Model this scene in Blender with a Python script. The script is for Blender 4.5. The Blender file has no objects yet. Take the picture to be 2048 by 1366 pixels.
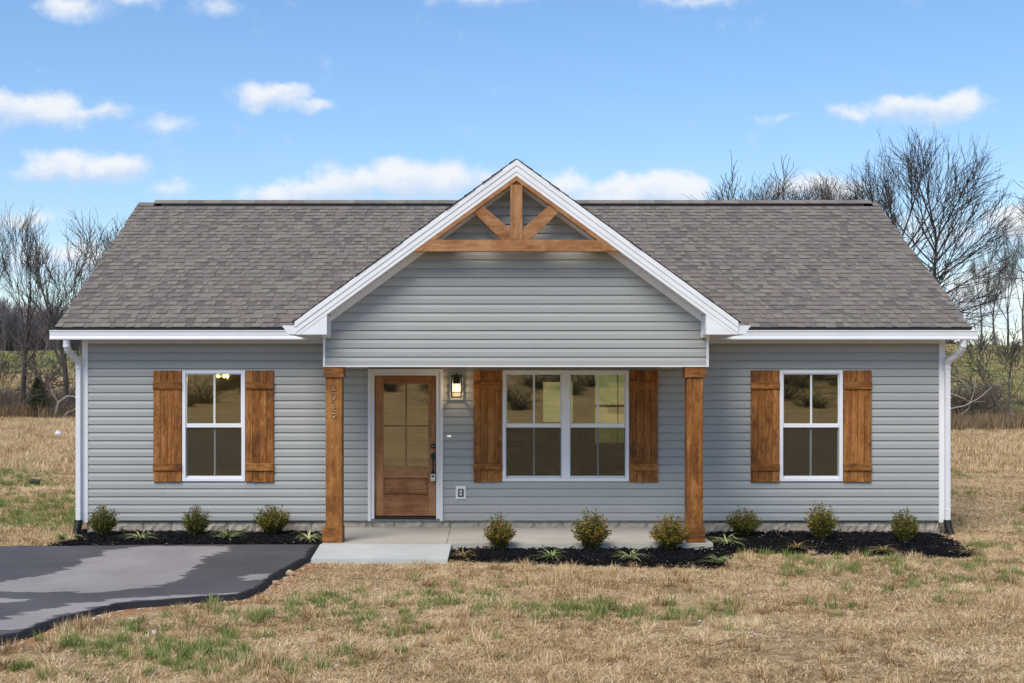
import bpy, bmesh, math, random
import numpy as np
from mathutils import Vector, Matrix, Quaternion

R = math.radians
rng = random.Random(7)
nrng = np.random.default_rng(7)
scene = bpy.context.scene
COL = scene.collection

# ------------------------------------------------------------------ camera, sky, sun, exposure
CAMX, CAMY, CAMZ, F = -0.393, -18.0, 2.214, 2520.0
cam = bpy.data.cameras.new('camera')
cam.sensor_width = 36.0
cam.lens = F / 2048 * 36
cam.shift_x = (1024 - 971) / 2048
cam.shift_y = (760 - 683) / 2048
cam.clip_start, cam.clip_end = 0.1, 3000
co = bpy.data.objects.new('camera', cam)
co.location = (CAMX, CAMY, CAMZ)
co.rotation_euler = (R(90), 0, 0)
COL.objects.link(co)
scene.camera = co

SUN_EL, SUN_AZ = 52, 205         # azimuth clockwise from +Y (north); 180 = behind the camera
SKY_STRENGTH = 0.076
scene.view_settings.view_transform = 'Standard'
scene.view_settings.look = 'None'
scene.view_settings.exposure = 1.2
scene.view_settings.gamma = 1.0
scene.view_settings.use_curve_mapping = False

def node(nt, kind, inp=None, **props):
    n = nt.nodes.new(kind)
    for k, v in props.items():
        setattr(n, k, v)
    for k, v in (inp or {}).items():
        if isinstance(v, bpy.types.NodeSocket):
            nt.links.new(v, n.inputs[k])
        else:
            n.inputs[k].default_value = v
    return n

def mth(nt, op, a, b=None, c=None, clamp=False):
    n = nt.nodes.new('ShaderNodeMath'); n.operation = op; n.use_clamp = clamp
    for i, v in enumerate((a, b, c)):
        if v is None: continue
        if isinstance(v, bpy.types.NodeSocket): nt.links.new(v, n.inputs[i])
        else: n.inputs[i].default_value = v
    return n.outputs[0]

def vmth(nt, op, a, b=None, c=None, out='Vector'):
    n = nt.nodes.new('ShaderNodeVectorMath'); n.operation = op
    for i, v in enumerate((a, b, c)):
        if v is None: continue
        if isinstance(v, bpy.types.NodeSocket): nt.links.new(v, n.inputs[i])
        else: n.inputs[i].default_value = v
    return n.outputs[out]

def sstep(nt, v, a, b, lo=0.0, hi=1.0):
    n = nt.nodes.new('ShaderNodeMapRange'); n.interpolation_type = 'SMOOTHSTEP'
    nt.links.new(v, n.inputs[0])
    for i, x in zip((1, 2, 3, 4), (a, b, lo, hi)): n.inputs[i].default_value = x
    return n.outputs[0]

def mixc(nt, f, a, b, blend='MIX'):
    n = nt.nodes.new('ShaderNodeMix'); n.data_type = 'RGBA'; n.blend_type = blend
    for i, v in ((0, f), (6, a), (7, b)):
        if isinstance(v, bpy.types.NodeSocket): nt.links.new(v, n.inputs[i])
        else: n.inputs[i].default_value = v if i == 0 else (*v, 1) if len(v) == 3 else v
    return n.outputs[2]

def build_world():
    w = bpy.data.worlds.new('World'); scene.world = w; w.use_nodes = True
    nt = w.node_tree; nt.nodes.clear()
    out = node(nt, 'ShaderNodeOutputWorld')
    sky = node(nt, 'ShaderNodeTexSky')
    sky.sky_type = 'NISHITA'; sky.sun_disc = False
    sky.sun_elevation = R(SUN_EL); sky.sun_rotation = R(SUN_AZ)
    sky.altitude = 200; sky.air_density = 1.0; sky.dust_density = 0.15; sky.ozone_density = 2.2
    tc = node(nt, 'ShaderNodeTexCoord')
    D = vmth(nt, 'NORMALIZE', tc.outputs['Generated'])
    sep = node(nt, 'ShaderNodeSeparateXYZ', {0: D})
    dx, dy, dz = sep.outputs
    # clear-air tint: a little deeper blue than the model's pale horizon
    hs = node(nt, 'ShaderNodeHueSaturation', {'Saturation': 1.03, 'Value': 1.0, 'Color': sky.outputs[0]})
    el = sstep(nt, dz, 0.0, 0.30)
    tint = mixc(nt, el, (0.80, 0.80, 0.81), (0.83, 0.94, 1.02))
    skyc = mixc(nt, 1.0, hs.outputs[0], tint, 'MULTIPLY')
    # --- clouds: broken cumulus; the northern ones lie where the photograph shows them
    yy = mth(nt, 'MAXIMUM', dy, 0.05)
    u = mth(nt, 'DIVIDE', dx, yy); v = mth(nt, 'DIVIDE', dz, yy)
    P0 = node(nt, 'ShaderNodeCombineXYZ', {0: u, 1: v, 2: 0.0}).outputs[0]
    nz = node(nt, 'ShaderNodeTexNoise', {'Vector': P0, 'Scale': 26.0, 'Detail': 6.0, 'Roughness': 0.55})
    nz.noise_dimensions = '3D'
    wv = vmth(nt, 'MULTIPLY', vmth(nt, 'SUBTRACT', nz.outputs['Color'], (0.5, 0.5, 0.5)), (0.045, 0.03, 0))
    P = vmth(nt, 'ADD', P0, wv)
    fine = node(nt, 'ShaderNodeTexNoise', {'Vector': P0, 'Scale': 34.0, 'Detail': 8.0, 'Roughness': 0.6})
    clouds = [  # px, py, rx, ry, strength (photograph pixels)
        (60, 212, 150, 40, 1.05), (170, 228, 110, 24, .8), (-60, 215, 120, 40, .9),
        (140, 330, 100, 42, 1.05), (235, 337, 78, 32, 1.05), (85, 352, 95, 22, .8),
        (545, 191, 72, 31, 1.1), (615, 212, 58, 18, .95),
        (330, 252, 65, 26, .45), (345, 378, 75, 20, .45),
        (580, 383, 110, 32, .95), (690, 366, 100, 46, 1.05), (800, 358, 95, 48, 1.1), (885, 362, 85, 46, 1.05), (960, 370, 80, 32, .8),
        (1130, 372, 90, 36, .75), (1225, 378, 85, 36, 1.15), (1345, 380, 95, 40, 1.2), (1270, 402, 150, 22, 1.0),
        (1640, 385, 130, 36, .9), (1560, 392, 90, 22, .7),
        (1810, 218, 88, 29, 1.05), (1900, 214, 78, 38, 1.1), (1710, 226, 65, 18, .7), (1560, 236, 50, 12, .4),
        (150, 14, 95, 34, .8), (270, 2, 70, 20, .6), (440, 14, 70, 22, .5), (960, -4, 110, 20, .65), (1400, 2, 110, 20, .6),
        (1900, 470, 130, 50, .55), (2040, 450, 90, 45, .9), (40, 445, 130, 34, .5), (130, 520, 160, 46, .7), (1950, 600, 180, 80, .7)]
    tot = None; lit = None; mx = None
    for px, py, rx, ry, st in clouds:
        cu, cv = (px - 971) / F, (760 - py) / F
        iu, iv = F / rx, F / ry
        q = vmth(nt, 'MULTIPLY_ADD', P, (iu, iv, 0), (-cu * iu, -cv * iv, 0))
        d = vmth(nt, 'LENGTH', q, out='Value')
        wgt = mth(nt, 'MULTIPLY', mth(nt, 'SUBTRACT', 1.25, d, clamp=False), st)
        wgt = mth(nt, 'MAXIMUM', wgt, 0.0)
        s = node(nt, 'ShaderNodeSeparateXYZ', {0: q}).outputs[1]
        ws = mth(nt, 'MULTIPLY', wgt, s)
        tot = wgt if tot is None else mth(nt, 'ADD', tot, wgt)
        lit = ws if lit is None else mth(nt, 'ADD', lit, ws)
        mx = wgt if mx is None else mth(nt, 'MAXIMUM', mx, wgt)
    sh = mth(nt, 'DIVIDE', lit, mth(nt, 'MAXIMUM', tot, 0.01))
    ff = mth(nt, 'SUBTRACT', fine.outputs['Fac'], 0.5)
    dens = sstep(nt, mth(nt, 'ADD', mx, mth(nt, 'MULTIPLY', ff, 1.2)), 0.08, 0.88)
    front = sstep(nt, dy, 0.05, 0.15)
    dens = mth(nt, 'MULTIPLY', dens, front)
    # the same kind of scattered cumulus over the rest of the sky
    zz = mth(nt, 'ADD', mth(nt, 'MAXIMUM', dz, 0.0), 0.12)
    G = node(nt, 'ShaderNodeCombineXYZ', {0: mth(nt, 'DIVIDE', dx, zz), 1: mth(nt, 'DIVIDE', dy, zz), 2: 3.1}).outputs[0]
    gn = node(nt, 'ShaderNodeTexNoise', {'Vector': G, 'Scale': 1.3, 'Detail': 7.0, 'Roughness': 0.52})
    gd = sstep(nt, gn.outputs['Fac'], 0.53, 0.68)
    inview = mth(nt, 'MULTIPLY', sstep(nt, mth(nt, 'ABSOLUTE', u), 0.62, 0.46), mth(nt, 'MULTIPLY', sstep(nt, v, 0.40, 0.31), front))
    gd = mth(nt, 'MULTIPLY', gd, mth(nt, 'SUBTRACT', 1.0, inview))
    gd = mth(nt, 'MULTIPLY', gd, sstep(nt, dz, 0.0, 0.06))
    dall = mth(nt, 'MAXIMUM', dens, gd)
    lum = sstep(nt, mth(nt, 'ADD', sh, mth(nt, 'MULTIPLY', ff, 1.3)), -0.62, 0.42)
    lum = mth(nt, 'MAXIMUM', lum, mth(nt, 'MULTIPLY', gd, 0.8))
    ccol = mixc(nt, lum, (0.26 / SKY_STRENGTH, 0.32 / SKY_STRENGTH, 0.41 / SKY_STRENGTH), (0.405 / SKY_STRENGTH, 0.412 / SKY_STRENGTH, 0.425 / SKY_STRENGTH))
    dall = mth(nt, 'MULTIPLY', dall, 0.93)
    fin = mixc(nt, dall, skyc, ccol)
    bg = node(nt, 'ShaderNodeBackground', {'Color': fin, 'Strength': SKY_STRENGTH})
    nt.links.new(bg.outputs[0], out.inputs[0])
    w.cycles.sampling_method = 'MANUAL'; w.cycles.sample_map_resolution = 512
build_world()

sl = bpy.data.lights.new('sun', 'SUN')
sl.energy = 1.5; sl.angle = R(35); sl.color = (1.0, 0.93, 0.83)
so = bpy.data.objects.new('sun', sl); COL.objects.link(so)
az = R(SUN_AZ)
sd = Vector((math.sin(az) * math.cos(R(SUN_EL)), math.cos(az) * math.cos(R(SUN_EL)), math.sin(R(SUN_EL))))
so.rotation_euler = (-sd).to_track_quat('-Z', 'Y').to_euler()
so.location = sd * 60

scene.render.engine = 'CYCLES'
scene.cycles.use_denoising = True
scene.cycles.max_bounces = 6
scene.cycles.transparent_max_bounces = 12
scene.cycles.sample_clamp_indirect = 6

# ------------------------------------------------------------------ measuring helpers (photograph pixels -> metres)
def WX(px): return (px - 971) / 140 + CAMX          # front wall plane, y = 0
def WZ(py): return CAMZ - (py - 760) / 140
GY = -1.68                                           # porch gable wall plane
SG = F / (GY - CAMY)
def GX(px): return (px - 971) / SG + CAMX
def GZ(py): return CAMZ - (py - 760) / SG
RY = -2.0                                            # rake fascia plane
SR = F / (RY - CAMY)
def RX(px): return (px - 971) / SR + CAMX
def RZ(py): return CAMZ - (py - 760) / SR
def gp(px, py, z=0.0):                               # pixel on level ground z -> x, y
    Y = (CAMZ - z) * F / (py - 760)
    return ((px - 971) / F * Y + CAMX, Y + CAMY)

# ------------------------------------------------------------------ object helpers
def tag(o, label=None, cat=None, group=None, kind=None):
    if label: o['label'] = label
    if cat: o['category'] = cat
    if group: o['group'] = group
    if kind: o['kind'] = kind
    return o

def empty(name, loc=(0, 0, 0), rz=0.0, parent=None):
    o = bpy.data.objects.new(name, None); COL.objects.link(o)
    o.location = loc; o.rotation_euler = (0, 0, rz); o.empty_display_size = 0.1
    if parent: o.parent = parent
    return o

class MB:
    def __init__(s): s.v = []; s.f = []; s.m = []; s.a = []
    def add(s, vs, fs, m=0, a=0.0):
        b = len(s.v); s.v.extend(tuple(v) for v in vs)
        s.f.extend(tuple(i + b for i in f) for f in fs); s.m.extend([m] * len(fs))
        s.a.extend(a if isinstance(a, (list, tuple)) else [a] * len(vs))
        return s
    def box(s, x0, x1, y0, y1, z0, z1, m=0, a=0.0):
        vs = [(x0, y0, z0), (x1, y0, z0), (x1, y1, z0), (x0, y1, z0), (x0, y0, z1), (x1, y0, z1), (x1, y1, z1), (x0, y1, z1)]
        return s.add(vs, [(0, 3, 2, 1), (4, 5, 6, 7), (0, 1, 5, 4), (1, 2, 6, 5), (2, 3, 7, 6), (3, 0, 4, 7)], m, a)
    def bbox(s, x0, x1, y0, y1, z0, z1, c=0.004, m=0):
        # box with its four front edges (towards -y) chamfered
        vs = [(x0, y1, z0), (x1, y1, z0), (x1, y1, z1), (x0, y1, z1), (x0, y0 + c, z0), (x1, y0 + c, z0), (x1, y0 + c, z1), (x0, y0 + c, z1),
              (x0 + c, y0, z0 + c), (x1 - c, y0, z0 + c), (x1 - c, y0, z1 - c), (x0 + c, y0, z1 - c)]
        fs = [(3, 2, 1, 0), (0, 1, 5, 4), (1, 2, 6, 5), (2, 3, 7, 6), (3, 0, 4, 7), (4, 5, 9, 8), (5, 6, 10, 9), (6, 7, 11, 10), (7, 4, 8, 11), (8, 9, 10, 11)]
        return s.add(vs, fs, m)
    def prism(s, poly, y0, y1, m=0):                 # polygon in (x, z), counter-clockwise seen from -y, extruded along y
        n = len(poly)
        vs = [(x, y0, z) for x, z in poly] + [(x, y1, z) for x, z in poly]
        fs = [tuple(range(n)), tuple(range(2 * n - 1, n - 1, -1))]
        fs += [(i, i + n, (i + 1) % n + n, (i + 1) % n) for i in range(n)]
        return s.add(vs, fs, m)
    def xprism(s, poly, x0, x1, m=0):                # polygon in (y, z) extruded along x
        n = len(poly)
        vs = [(x0, y, z) for y, z in poly] + [(x1, y, z) for y, z in poly]
        fs = [tuple(range(n - 1, -1, -1)), tuple(range(n, 2 * n))]
        fs += [(i, (i + 1) % n, (i + 1) % n + n, i + n) for i in range(n)]
        return s.add(vs, fs, m)
    def tube(s, pts, rad, n=6, m=0, cap=True, a=0.0):
        pts = [Vector(p) for p in pts]
        rad = rad if isinstance(rad, (list, tuple)) else [rad] * len(pts)
        vs = []; fs = []; up = Vector((0.31, 0.2, 0.93))
        prev = None
        for i, p in enumerate(pts):
            t = (pts[min(i + 1, len(pts) - 1)] - pts[max(i - 1, 0)])
            t = t.normalized() if t.length > 1e-9 else Vector((0, 0, 1))
            if prev is None:
                r = t.cross(up)
                if r.length < 1e-3: r = t.cross(Vector((1, 0, 0)))
            else:
                r = prev - t * prev.dot(t)
                if r.length < 1e-4: r = t.cross(up)
            r.normalize(); prev = r; b = t.cross(r)
            for k in range(n):
                an = 2 * math.pi * k / n
                vs.append(p + (r * math.cos(an) + b * math.sin(an)) * rad[i])
        for i in range(len(pts) - 1):
            for k in range(n):
                k2 = (k + 1) % n
                fs.append((i * n + k, i * n + k2, (i + 1) * n + k2, (i + 1) * n + k))
        if cap:
            fs.append(tuple(range(n - 1, -1, -1))); fs.append(tuple(range((len(pts) - 1) * n, len(pts) * n)))
        return s.add(vs, fs, m, a)
    def lathe(s, prof, c, n=12, m=0):                # profile (r, z) round the vertical axis at c
        vs = []; fs = []
        for r, z in prof:
            for k in range(n):
                an = 2 * math.pi * k / n
                vs.append((c[0] + r * math.cos(an), c[1] + r * math.sin(an), c[2] + z))
        for i in range(len(prof) - 1):
            for k in range(n):
                k2 = (k + 1) % n
                fs.append((i * n + k, i * n + k2, (i + 1) * n + k2, (i + 1) * n + k))
        return s.add(vs, fs, m)
    def mesh(s, name, mats, smooth=False, attr=None):
        me = bpy.data.meshes.new(name)
        me.from_pydata(s.v, [], s.f)
        mats = mats if isinstance(mats, (list, tuple)) else [mats]
        for m in mats: me.materials.append(m)
        if len(mats) > 1: me.polygons.foreach_set('material_index', s.m)
        if smooth: me.polygons.foreach_set('use_smooth', [True] * len(s.f))
        if attr:
            at = me.attributes.new(attr, 'FLOAT', 'POINT'); at.data.foreach_set('value', s.a)
        me.update()
        return me
    def build(s, name, mats, parent=None, smooth=False, attr=None):
        o = bpy.data.objects.new(name, s.mesh(name, mats, smooth, attr)); COL.objects.link(o)
        if parent: o.parent = parent
        return o

def holes_boxes(mb, x0, x1, z0, z1, y0, y1, holes, m=0):
    xs = sorted({x0, x1, *[h[0] for h in holes], *[h[1] for h in holes]})
    zs = sorted({z0, z1, *[h[2] for h in holes], *[h[3] for h in holes]})
    for i in range(len(xs) - 1):
        for j in range(len(zs) - 1):
            cx, cz = (xs[i] + xs[i + 1]) / 2, (zs[j] + zs[j + 1]) / 2
            if any(h[0] < cx < h[1] and h[2] < cz < h[3] for h in holes): continue
            mb.box(xs[i], xs[i + 1], y0, y1, zs[j], zs[j + 1], m)
    return mb

def copy_tree(o, parent=None):
    c = o.copy(); COL.objects.link(c)
    if parent: c.parent = parent
    for ch in list(o.children): copy_tree(ch, c)
    return c

# ------------------------------------------------------------------ materials
MATS = {}
def base_mat(name, col=(0.5, 0.5, 0.5), rough=0.6, spec=0.4, metal=0.0):
    m = bpy.data.materials.new(name); m.use_nodes = True
    nt = m.node_tree; b = nt.nodes['Principled BSDF']
    b.inputs['Base Color'].default_value = (*col, 1); b.inputs['Roughness'].default_value = rough
    b.inputs['Specular IOR Level'].default_value = spec; b.inputs['Metallic'].default_value = metal
    MATS[name] = m
    return m, nt, b

def coords(nt, scale=(1, 1, 1), rand=False):
    tc = node(nt, 'ShaderNodeTexCoord').outputs['Object']
    v = vmth(nt, 'MULTIPLY', tc, scale)
    if rand:
        oi = node(nt, 'ShaderNodeObjectInfo').outputs['Random']
        v = vmth(nt, 'ADD', v, vmth(nt, 'MULTIPLY', node(nt, 'ShaderNodeCombineXYZ', {0: oi, 1: oi, 2: oi}).outputs[0], (37.1, 17.3, 51.7)))
    return v

def noise(nt, vec, scale, detail=4, rough=0.55):
    return node(nt, 'ShaderNodeTexNoise', {'Vector': vec, 'Scale': scale, 'Detail': detail, 'Roughness': rough}).outputs['Fac']

def bump(nt, b, h, dist=0.002, strength=0.5):
    n = node(nt, 'ShaderNodeBump', {'Strength': strength, 'Distance': dist, 'Height': h})
    nt.links.new(n.outputs[0], b.inputs['Normal'])

def setc(nt, b, c): nt.links.new(c, b.inputs['Base Color'])

def mottled(name, c1, c2, scale=8, rough=0.7, spec=0.3, bs=0, bd=0.002, rand=False, stretch=(1, 1, 1), lo=0.3, hi=0.7, detail=5):
    m, nt, b = base_mat(name, c1, rough, spec)
    v = coords(nt, stretch, rand)
    f = sstep(nt, noise(nt, v, scale, detail), lo, hi)
    setc(nt, b, mixc(nt, f, c1, c2))
    if bs: bump(nt, b, noise(nt, v, bs, 4), bd, 0.6)
    return m

def siding_mat(name, col):
    m, nt, b = base_mat(name, col, 0.42, 0.35)
    v = coords(nt)
    big = noise(nt, v, 0.9, 3); fine = noise(nt, vmth(nt, 'MULTIPLY', v, (6, 1, 90)), 2.0, 3)
    oi = node(nt, 'ShaderNodeObjectInfo').outputs['Random']
    f = mth(nt, 'ADD', mth(nt, 'MULTIPLY', mth(nt, 'SUBTRACT', big, 0.5), 0.18), mth(nt, 'MULTIPLY', mth(nt, 'SUBTRACT', fine, 0.5), 0.10))
    f = mth(nt, 'ADD', f, mth(nt, 'MULTIPLY', mth(nt, 'SUBTRACT', oi, 0.5), 0.05))
    k = mth(nt, 'ADD', f, 1.0)
    setc(nt, b, vmth(nt, 'SCALE', tuple(col), None) if False else mixc(nt, 1.0, col, node(nt, 'ShaderNodeCombineXYZ', {0: k, 1: k, 2: k}).outputs[0], 'MULTIPLY'))
    bump(nt, b, fine, 0.0015, 0.35)
    return m
siding_mat('siding', (0.375, 0.378, 0.356))

def trim_mat(name, col, rough=0.4):
    m, nt, b = base_mat(name, col, rough, 0.4)
    v = coords(nt)
    f = sstep(nt, noise(nt, v, 3.0, 5), 0.35, 0.8)
    setc(nt, b, mixc(nt, f, col, tuple(c * 0.93 for c in col)))
    return m
trim_mat('white_trim', (0.84, 0.84, 0.84)); trim_mat('vinyl_frame', (0.84, 0.845, 0.86), 0.3)
trim_mat('gutter_white', (0.78, 0.78, 0.79), 0.35); trim_mat('muntin_white', (0.72, 0.76, 0.75), 0.4)
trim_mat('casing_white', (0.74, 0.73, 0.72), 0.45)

def wood_mat(name, axis, tone=1.0, knots=True, c_d=(0.105, 0.038, 0.010), c_m=(0.275, 0.103, 0.022), c_l=(0.46, 0.205, 0.058)):
    m, nt, b = base_mat(name, c_m, 0.62, 0.25)
    st = {'x': (0.6, 9, 9), 'z': (9, 9, 0.6)}[axis]
    v0 = coords(nt, (1, 1, 1), True)
    v = vmth(nt, 'MULTIPLY', v0, st)
    wob = noise(nt, v0, 5.0, 3)
    g1 = noise(nt, vmth(nt, 'ADD', v, vmth(nt, 'MULTIPLY', node(nt, 'ShaderNodeCombineXYZ', {0: wob, 1: wob, 2: wob}).outputs[0], (1.2, 1.2, 1.2))), 2.6, 7, 0.62)
    g2 = noise(nt, vmth(nt, 'MULTIPLY', v, (6, 6, 6)), 3.0, 4)
    blot = noise(nt, v0, 3.2, 4)
    oi = node(nt, 'ShaderNodeObjectInfo').outputs['Random']
    f = mth(nt, 'ADD', mth(nt, 'MULTIPLY', g1, 0.62), mth(nt, 'MULTIPLY', blot, 0.38))
    f = mth(nt, 'ADD', f, mth(nt, 'MULTIPLY', mth(nt, 'SUBTRACT', oi, 0.5), 0.12))
    cr = node(nt, 'ShaderNodeValToRGB', {'Fac': f})
    e = cr.color_ramp.elements
    e[0].position = 0.36; e[0].color = (*[c * tone for c in c_d], 1)
    e[1].position = 0.65; e[1].color = (*[c * tone for c in c_l], 1)
    x = e.new(0.50); x.color = (*[c * tone for c in c_m], 1)
    c = cr.outputs[0]
    c = mixc(nt, mth(nt, 'MULTIPLY', sstep(nt, g2, 0.48, 0.7), 0.42), c, tuple(k * tone for k in c_d))
    if knots:
        ks = {'x': (1.6, 5, 5), 'z': (5, 5, 1.6)}[axis]
        vo = node(nt, 'ShaderNodeTexVoronoi', {'Vector': vmth(nt, 'ADD', vmth(nt, 'MULTIPLY', v0, ks), vmth(nt, 'MULTIPLY', node(nt, 'ShaderNodeCombineXYZ', {0: wob, 1: wob, 2: wob}).outputs[0], (0.25, 0.25, 0.25))), 'Scale': 1.0})
        kd = vo.outputs['Distance']
        c = mixc(nt, sstep(nt, kd, 0.17, 0.03, 0, 0.85), c, (0.055 * tone, 0.02 * tone, 0.007 * tone))
        c = mixc(nt, mth(nt, 'MULTIPLY', sstep(nt, kd, 0.30, 0.14), 0.30), c, tuple(k * tone for k in c_l))
    setc(nt, b, c)
    bump(nt, b, g2, 0.0018, 0.45)
    return m
wood_mat('wood_upright', 'z'); wood_mat('wood_level', 'x')
wood_mat('post_wood', 'z', 0.92); wood_mat('post_wood_level', 'x', 0.92)
TC = dict(c_d=(0.20, 0.08, 0.025), c_m=(0.34, 0.155, 0.058), c_l=(0.46, 0.24, 0.11))
wood_mat('truss_upright', 'z', 1.0, **TC); wood_mat('truss_level', 'x', 1.0, **TC)
DC = dict(c_d=(0.20, 0.082, 0.030), c_m=(0.31, 0.140, 0.058), c_l=(0.41, 0.205, 0.096))
wood_mat('door_upright', 'z', 1.0, knots=False, **DC); wood_mat('door_level', 'x', 1.0, knots=False, **DC)

SHC = [(0.215, 0.182, 0.152), (0.190, 0.161, 0.142), (0.245, 0.213, 0.176), (0.152, 0.130, 0.118), (0.205, 0.170, 0.155), (0.235, 0.205, 0.170)]
def shingle_mat(i, c):
    m, nt, b = base_mat('shingle_%d' % i, c, 0.92, 0.15)
    v = coords(nt, (1, 1, 1), True)
    f = noise(nt, v, 260, 2, 0.7); g = noise(nt, v, 6, 3)
    k = mth(nt, 'ADD', mth(nt, 'MULTIPLY', mth(nt, 'SUBTRACT', f, 0.5), 1.0), mth(nt, 'ADD', 0.94, mth(nt, 'MULTIPLY', mth(nt, 'SUBTRACT', g, 0.5), 0.5)))
    setc(nt, b, mixc(nt, 1.0, c, node(nt, 'ShaderNodeCombineXYZ', {0: k, 1: k, 2: k}).outputs[0], 'MULTIPLY'))
    bump(nt, b, f, 0.002, 0.5)
    return m
SHM = [shingle_mat(i, c) for i, c in enumerate(SHC)]
base_mat('asphalt_edge', (0.030, 0.027, 0.027), 0.95, 0.1)
base_mat('black_plastic', (0.012, 0.012, 0.013), 0.45, 0.4)
base_mat('black_metal', (0.010, 0.009, 0.009), 0.4, 0.5)
base_mat('bronze', (0.40, 0.29, 0.17), 0.45, 0.5, 0.6)
base_mat('grey_plastic', (0.10, 0.11, 0.13), 0.25, 0.5)
base_mat('lockbox_face', (0.55, 0.56, 0.52), 0.35, 0.5); base_mat('lockbox_label', (0.62, 0.55, 0.25), 0.5)
base_mat('room_wall', (0.27, 0.215, 0.11), 0.9, 0.0); base_mat('room_ceiling', (0.6, 0.56, 0.48), 0.8, 0.1)
base_mat('room_door', (0.55, 0.48, 0.37), 0.5, 0.3); base_mat('room_dark', (0.05, 0.045, 0.04), 0.5); base_mat('appliance', (0.33, 0.34, 0.34), 0.35, 0.5)
mottled('room_floor', (0.16, 0.10, 0.06), (0.22, 0.15, 0.09), 3, 0.4, stretch=(1, 8, 1))
mottled('block_stone', (0.33, 0.285, 0.225), (0.47, 0.415, 0.335), 14, 0.9, 0.15, 40, 0.012, True)
mottled('slot_dark', (0.03, 0.028, 0.026), (0.04, 0.036, 0.034), 5)

def concrete(name, c1, c2, stain):
    m, nt, b = base_mat(name, c1, 0.85, 0.2)
    v = coords(nt)
    f = sstep(nt, noise(nt, v, 1.3, 6, 0.6), 0.35, 0.7); g = noise(nt, v, 55, 3); h = noise(nt, vmth(nt, 'MULTIPLY', v, (1, 6, 1)), 3.5, 4)
    c = mixc(nt, f, c1, c2); c = mixc(nt, sstep(nt, h, 0.55, 0.8, 0, 0.5), c, stain)
    c = mixc(nt, mth(nt, 'MULTIPLY', sstep(nt, g, 0.35, 0.7), 0.22), c, stain)
    setc(nt, b, c); bump(nt, b, g, 0.002, 0.4)
    return m
concrete('porch_concrete', (0.44, 0.40, 0.33), (0.53, 0.49, 0.42), (0.36, 0.33, 0.27))
concrete('walk_concrete', (0.50, 0.50, 0.46), (0.58, 0.58, 0.53), (0.43, 0.42, 0.37))

def asphalt():
    m, nt, b = base_mat('asphalt', (0.05, 0.05, 0.055), 0.88, 0.25)
    v = coords(nt)
    at = node(nt, 'ShaderNodeAttribute', attribute_name='dry').outputs['Fac']
    j = mth(nt, 'ADD', mth(nt, 'MULTIPLY', mth(nt, 'SUBTRACT', noise(nt, vmth(nt, 'MULTIPLY', v, (1, 2.2, 1)), 3.2, 6, 0.6), 0.5), 0.55), at)
    f = sstep(nt, j, -0.02, 0.035)
    g = noise(nt, v, 130, 3, 0.7); big = noise(nt, v, 1.1, 4)
    wet = mixc(nt, sstep(nt, big, 0.3, 0.7), (0.078, 0.070, 0.071), (0.106, 0.096, 0.097))
    dry = mixc(nt, sstep(nt, big, 0.3, 0.7), (0.275, 0.243, 0.226), (0.335, 0.30, 0.275))
    c = mixc(nt, f, wet, dry)
    g2 = noise(nt, vmth(nt, 'MULTIPLY', v, (1, 2.5, 1)), 6, 6, 0.7); g3 = noise(nt, v, 45, 3, 0.7)
    k = mth(nt, 'ADD', 0.42, mth(nt, 'ADD', mth(nt, 'MULTIPLY', g, 0.5), mth(nt, 'ADD', mth(nt, 'MULTIPLY', g2, 0.38), mth(nt, 'MULTIPLY', g3, 0.30))))
    c = mixc(nt, 1.0, c, node(nt, 'ShaderNodeCombineXYZ', {0: k, 1: k, 2: k}).outputs[0], 'MULTIPLY')
    ed = node(nt, 'ShaderNodeAttribute', attribute_name='edge').outputs['Fac']
    ej = mth(nt, 'ADD', ed, mth(nt, 'MULTIPLY', mth(nt, 'SUBTRACT', noise(nt, v, 9, 4), 0.5), 0.12))
    c = mixc(nt, sstep(nt, ej, 0.13, 0.07), c, (0.018, 0.017, 0.019))
    setc(nt, b, c)
    nt.links.new(sstep(nt, f, 0, 1, 0.72, 0.92), b.inputs['Roughness'])
    bump(nt, b, g, 0.004, 0.7)
asphalt()

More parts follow.
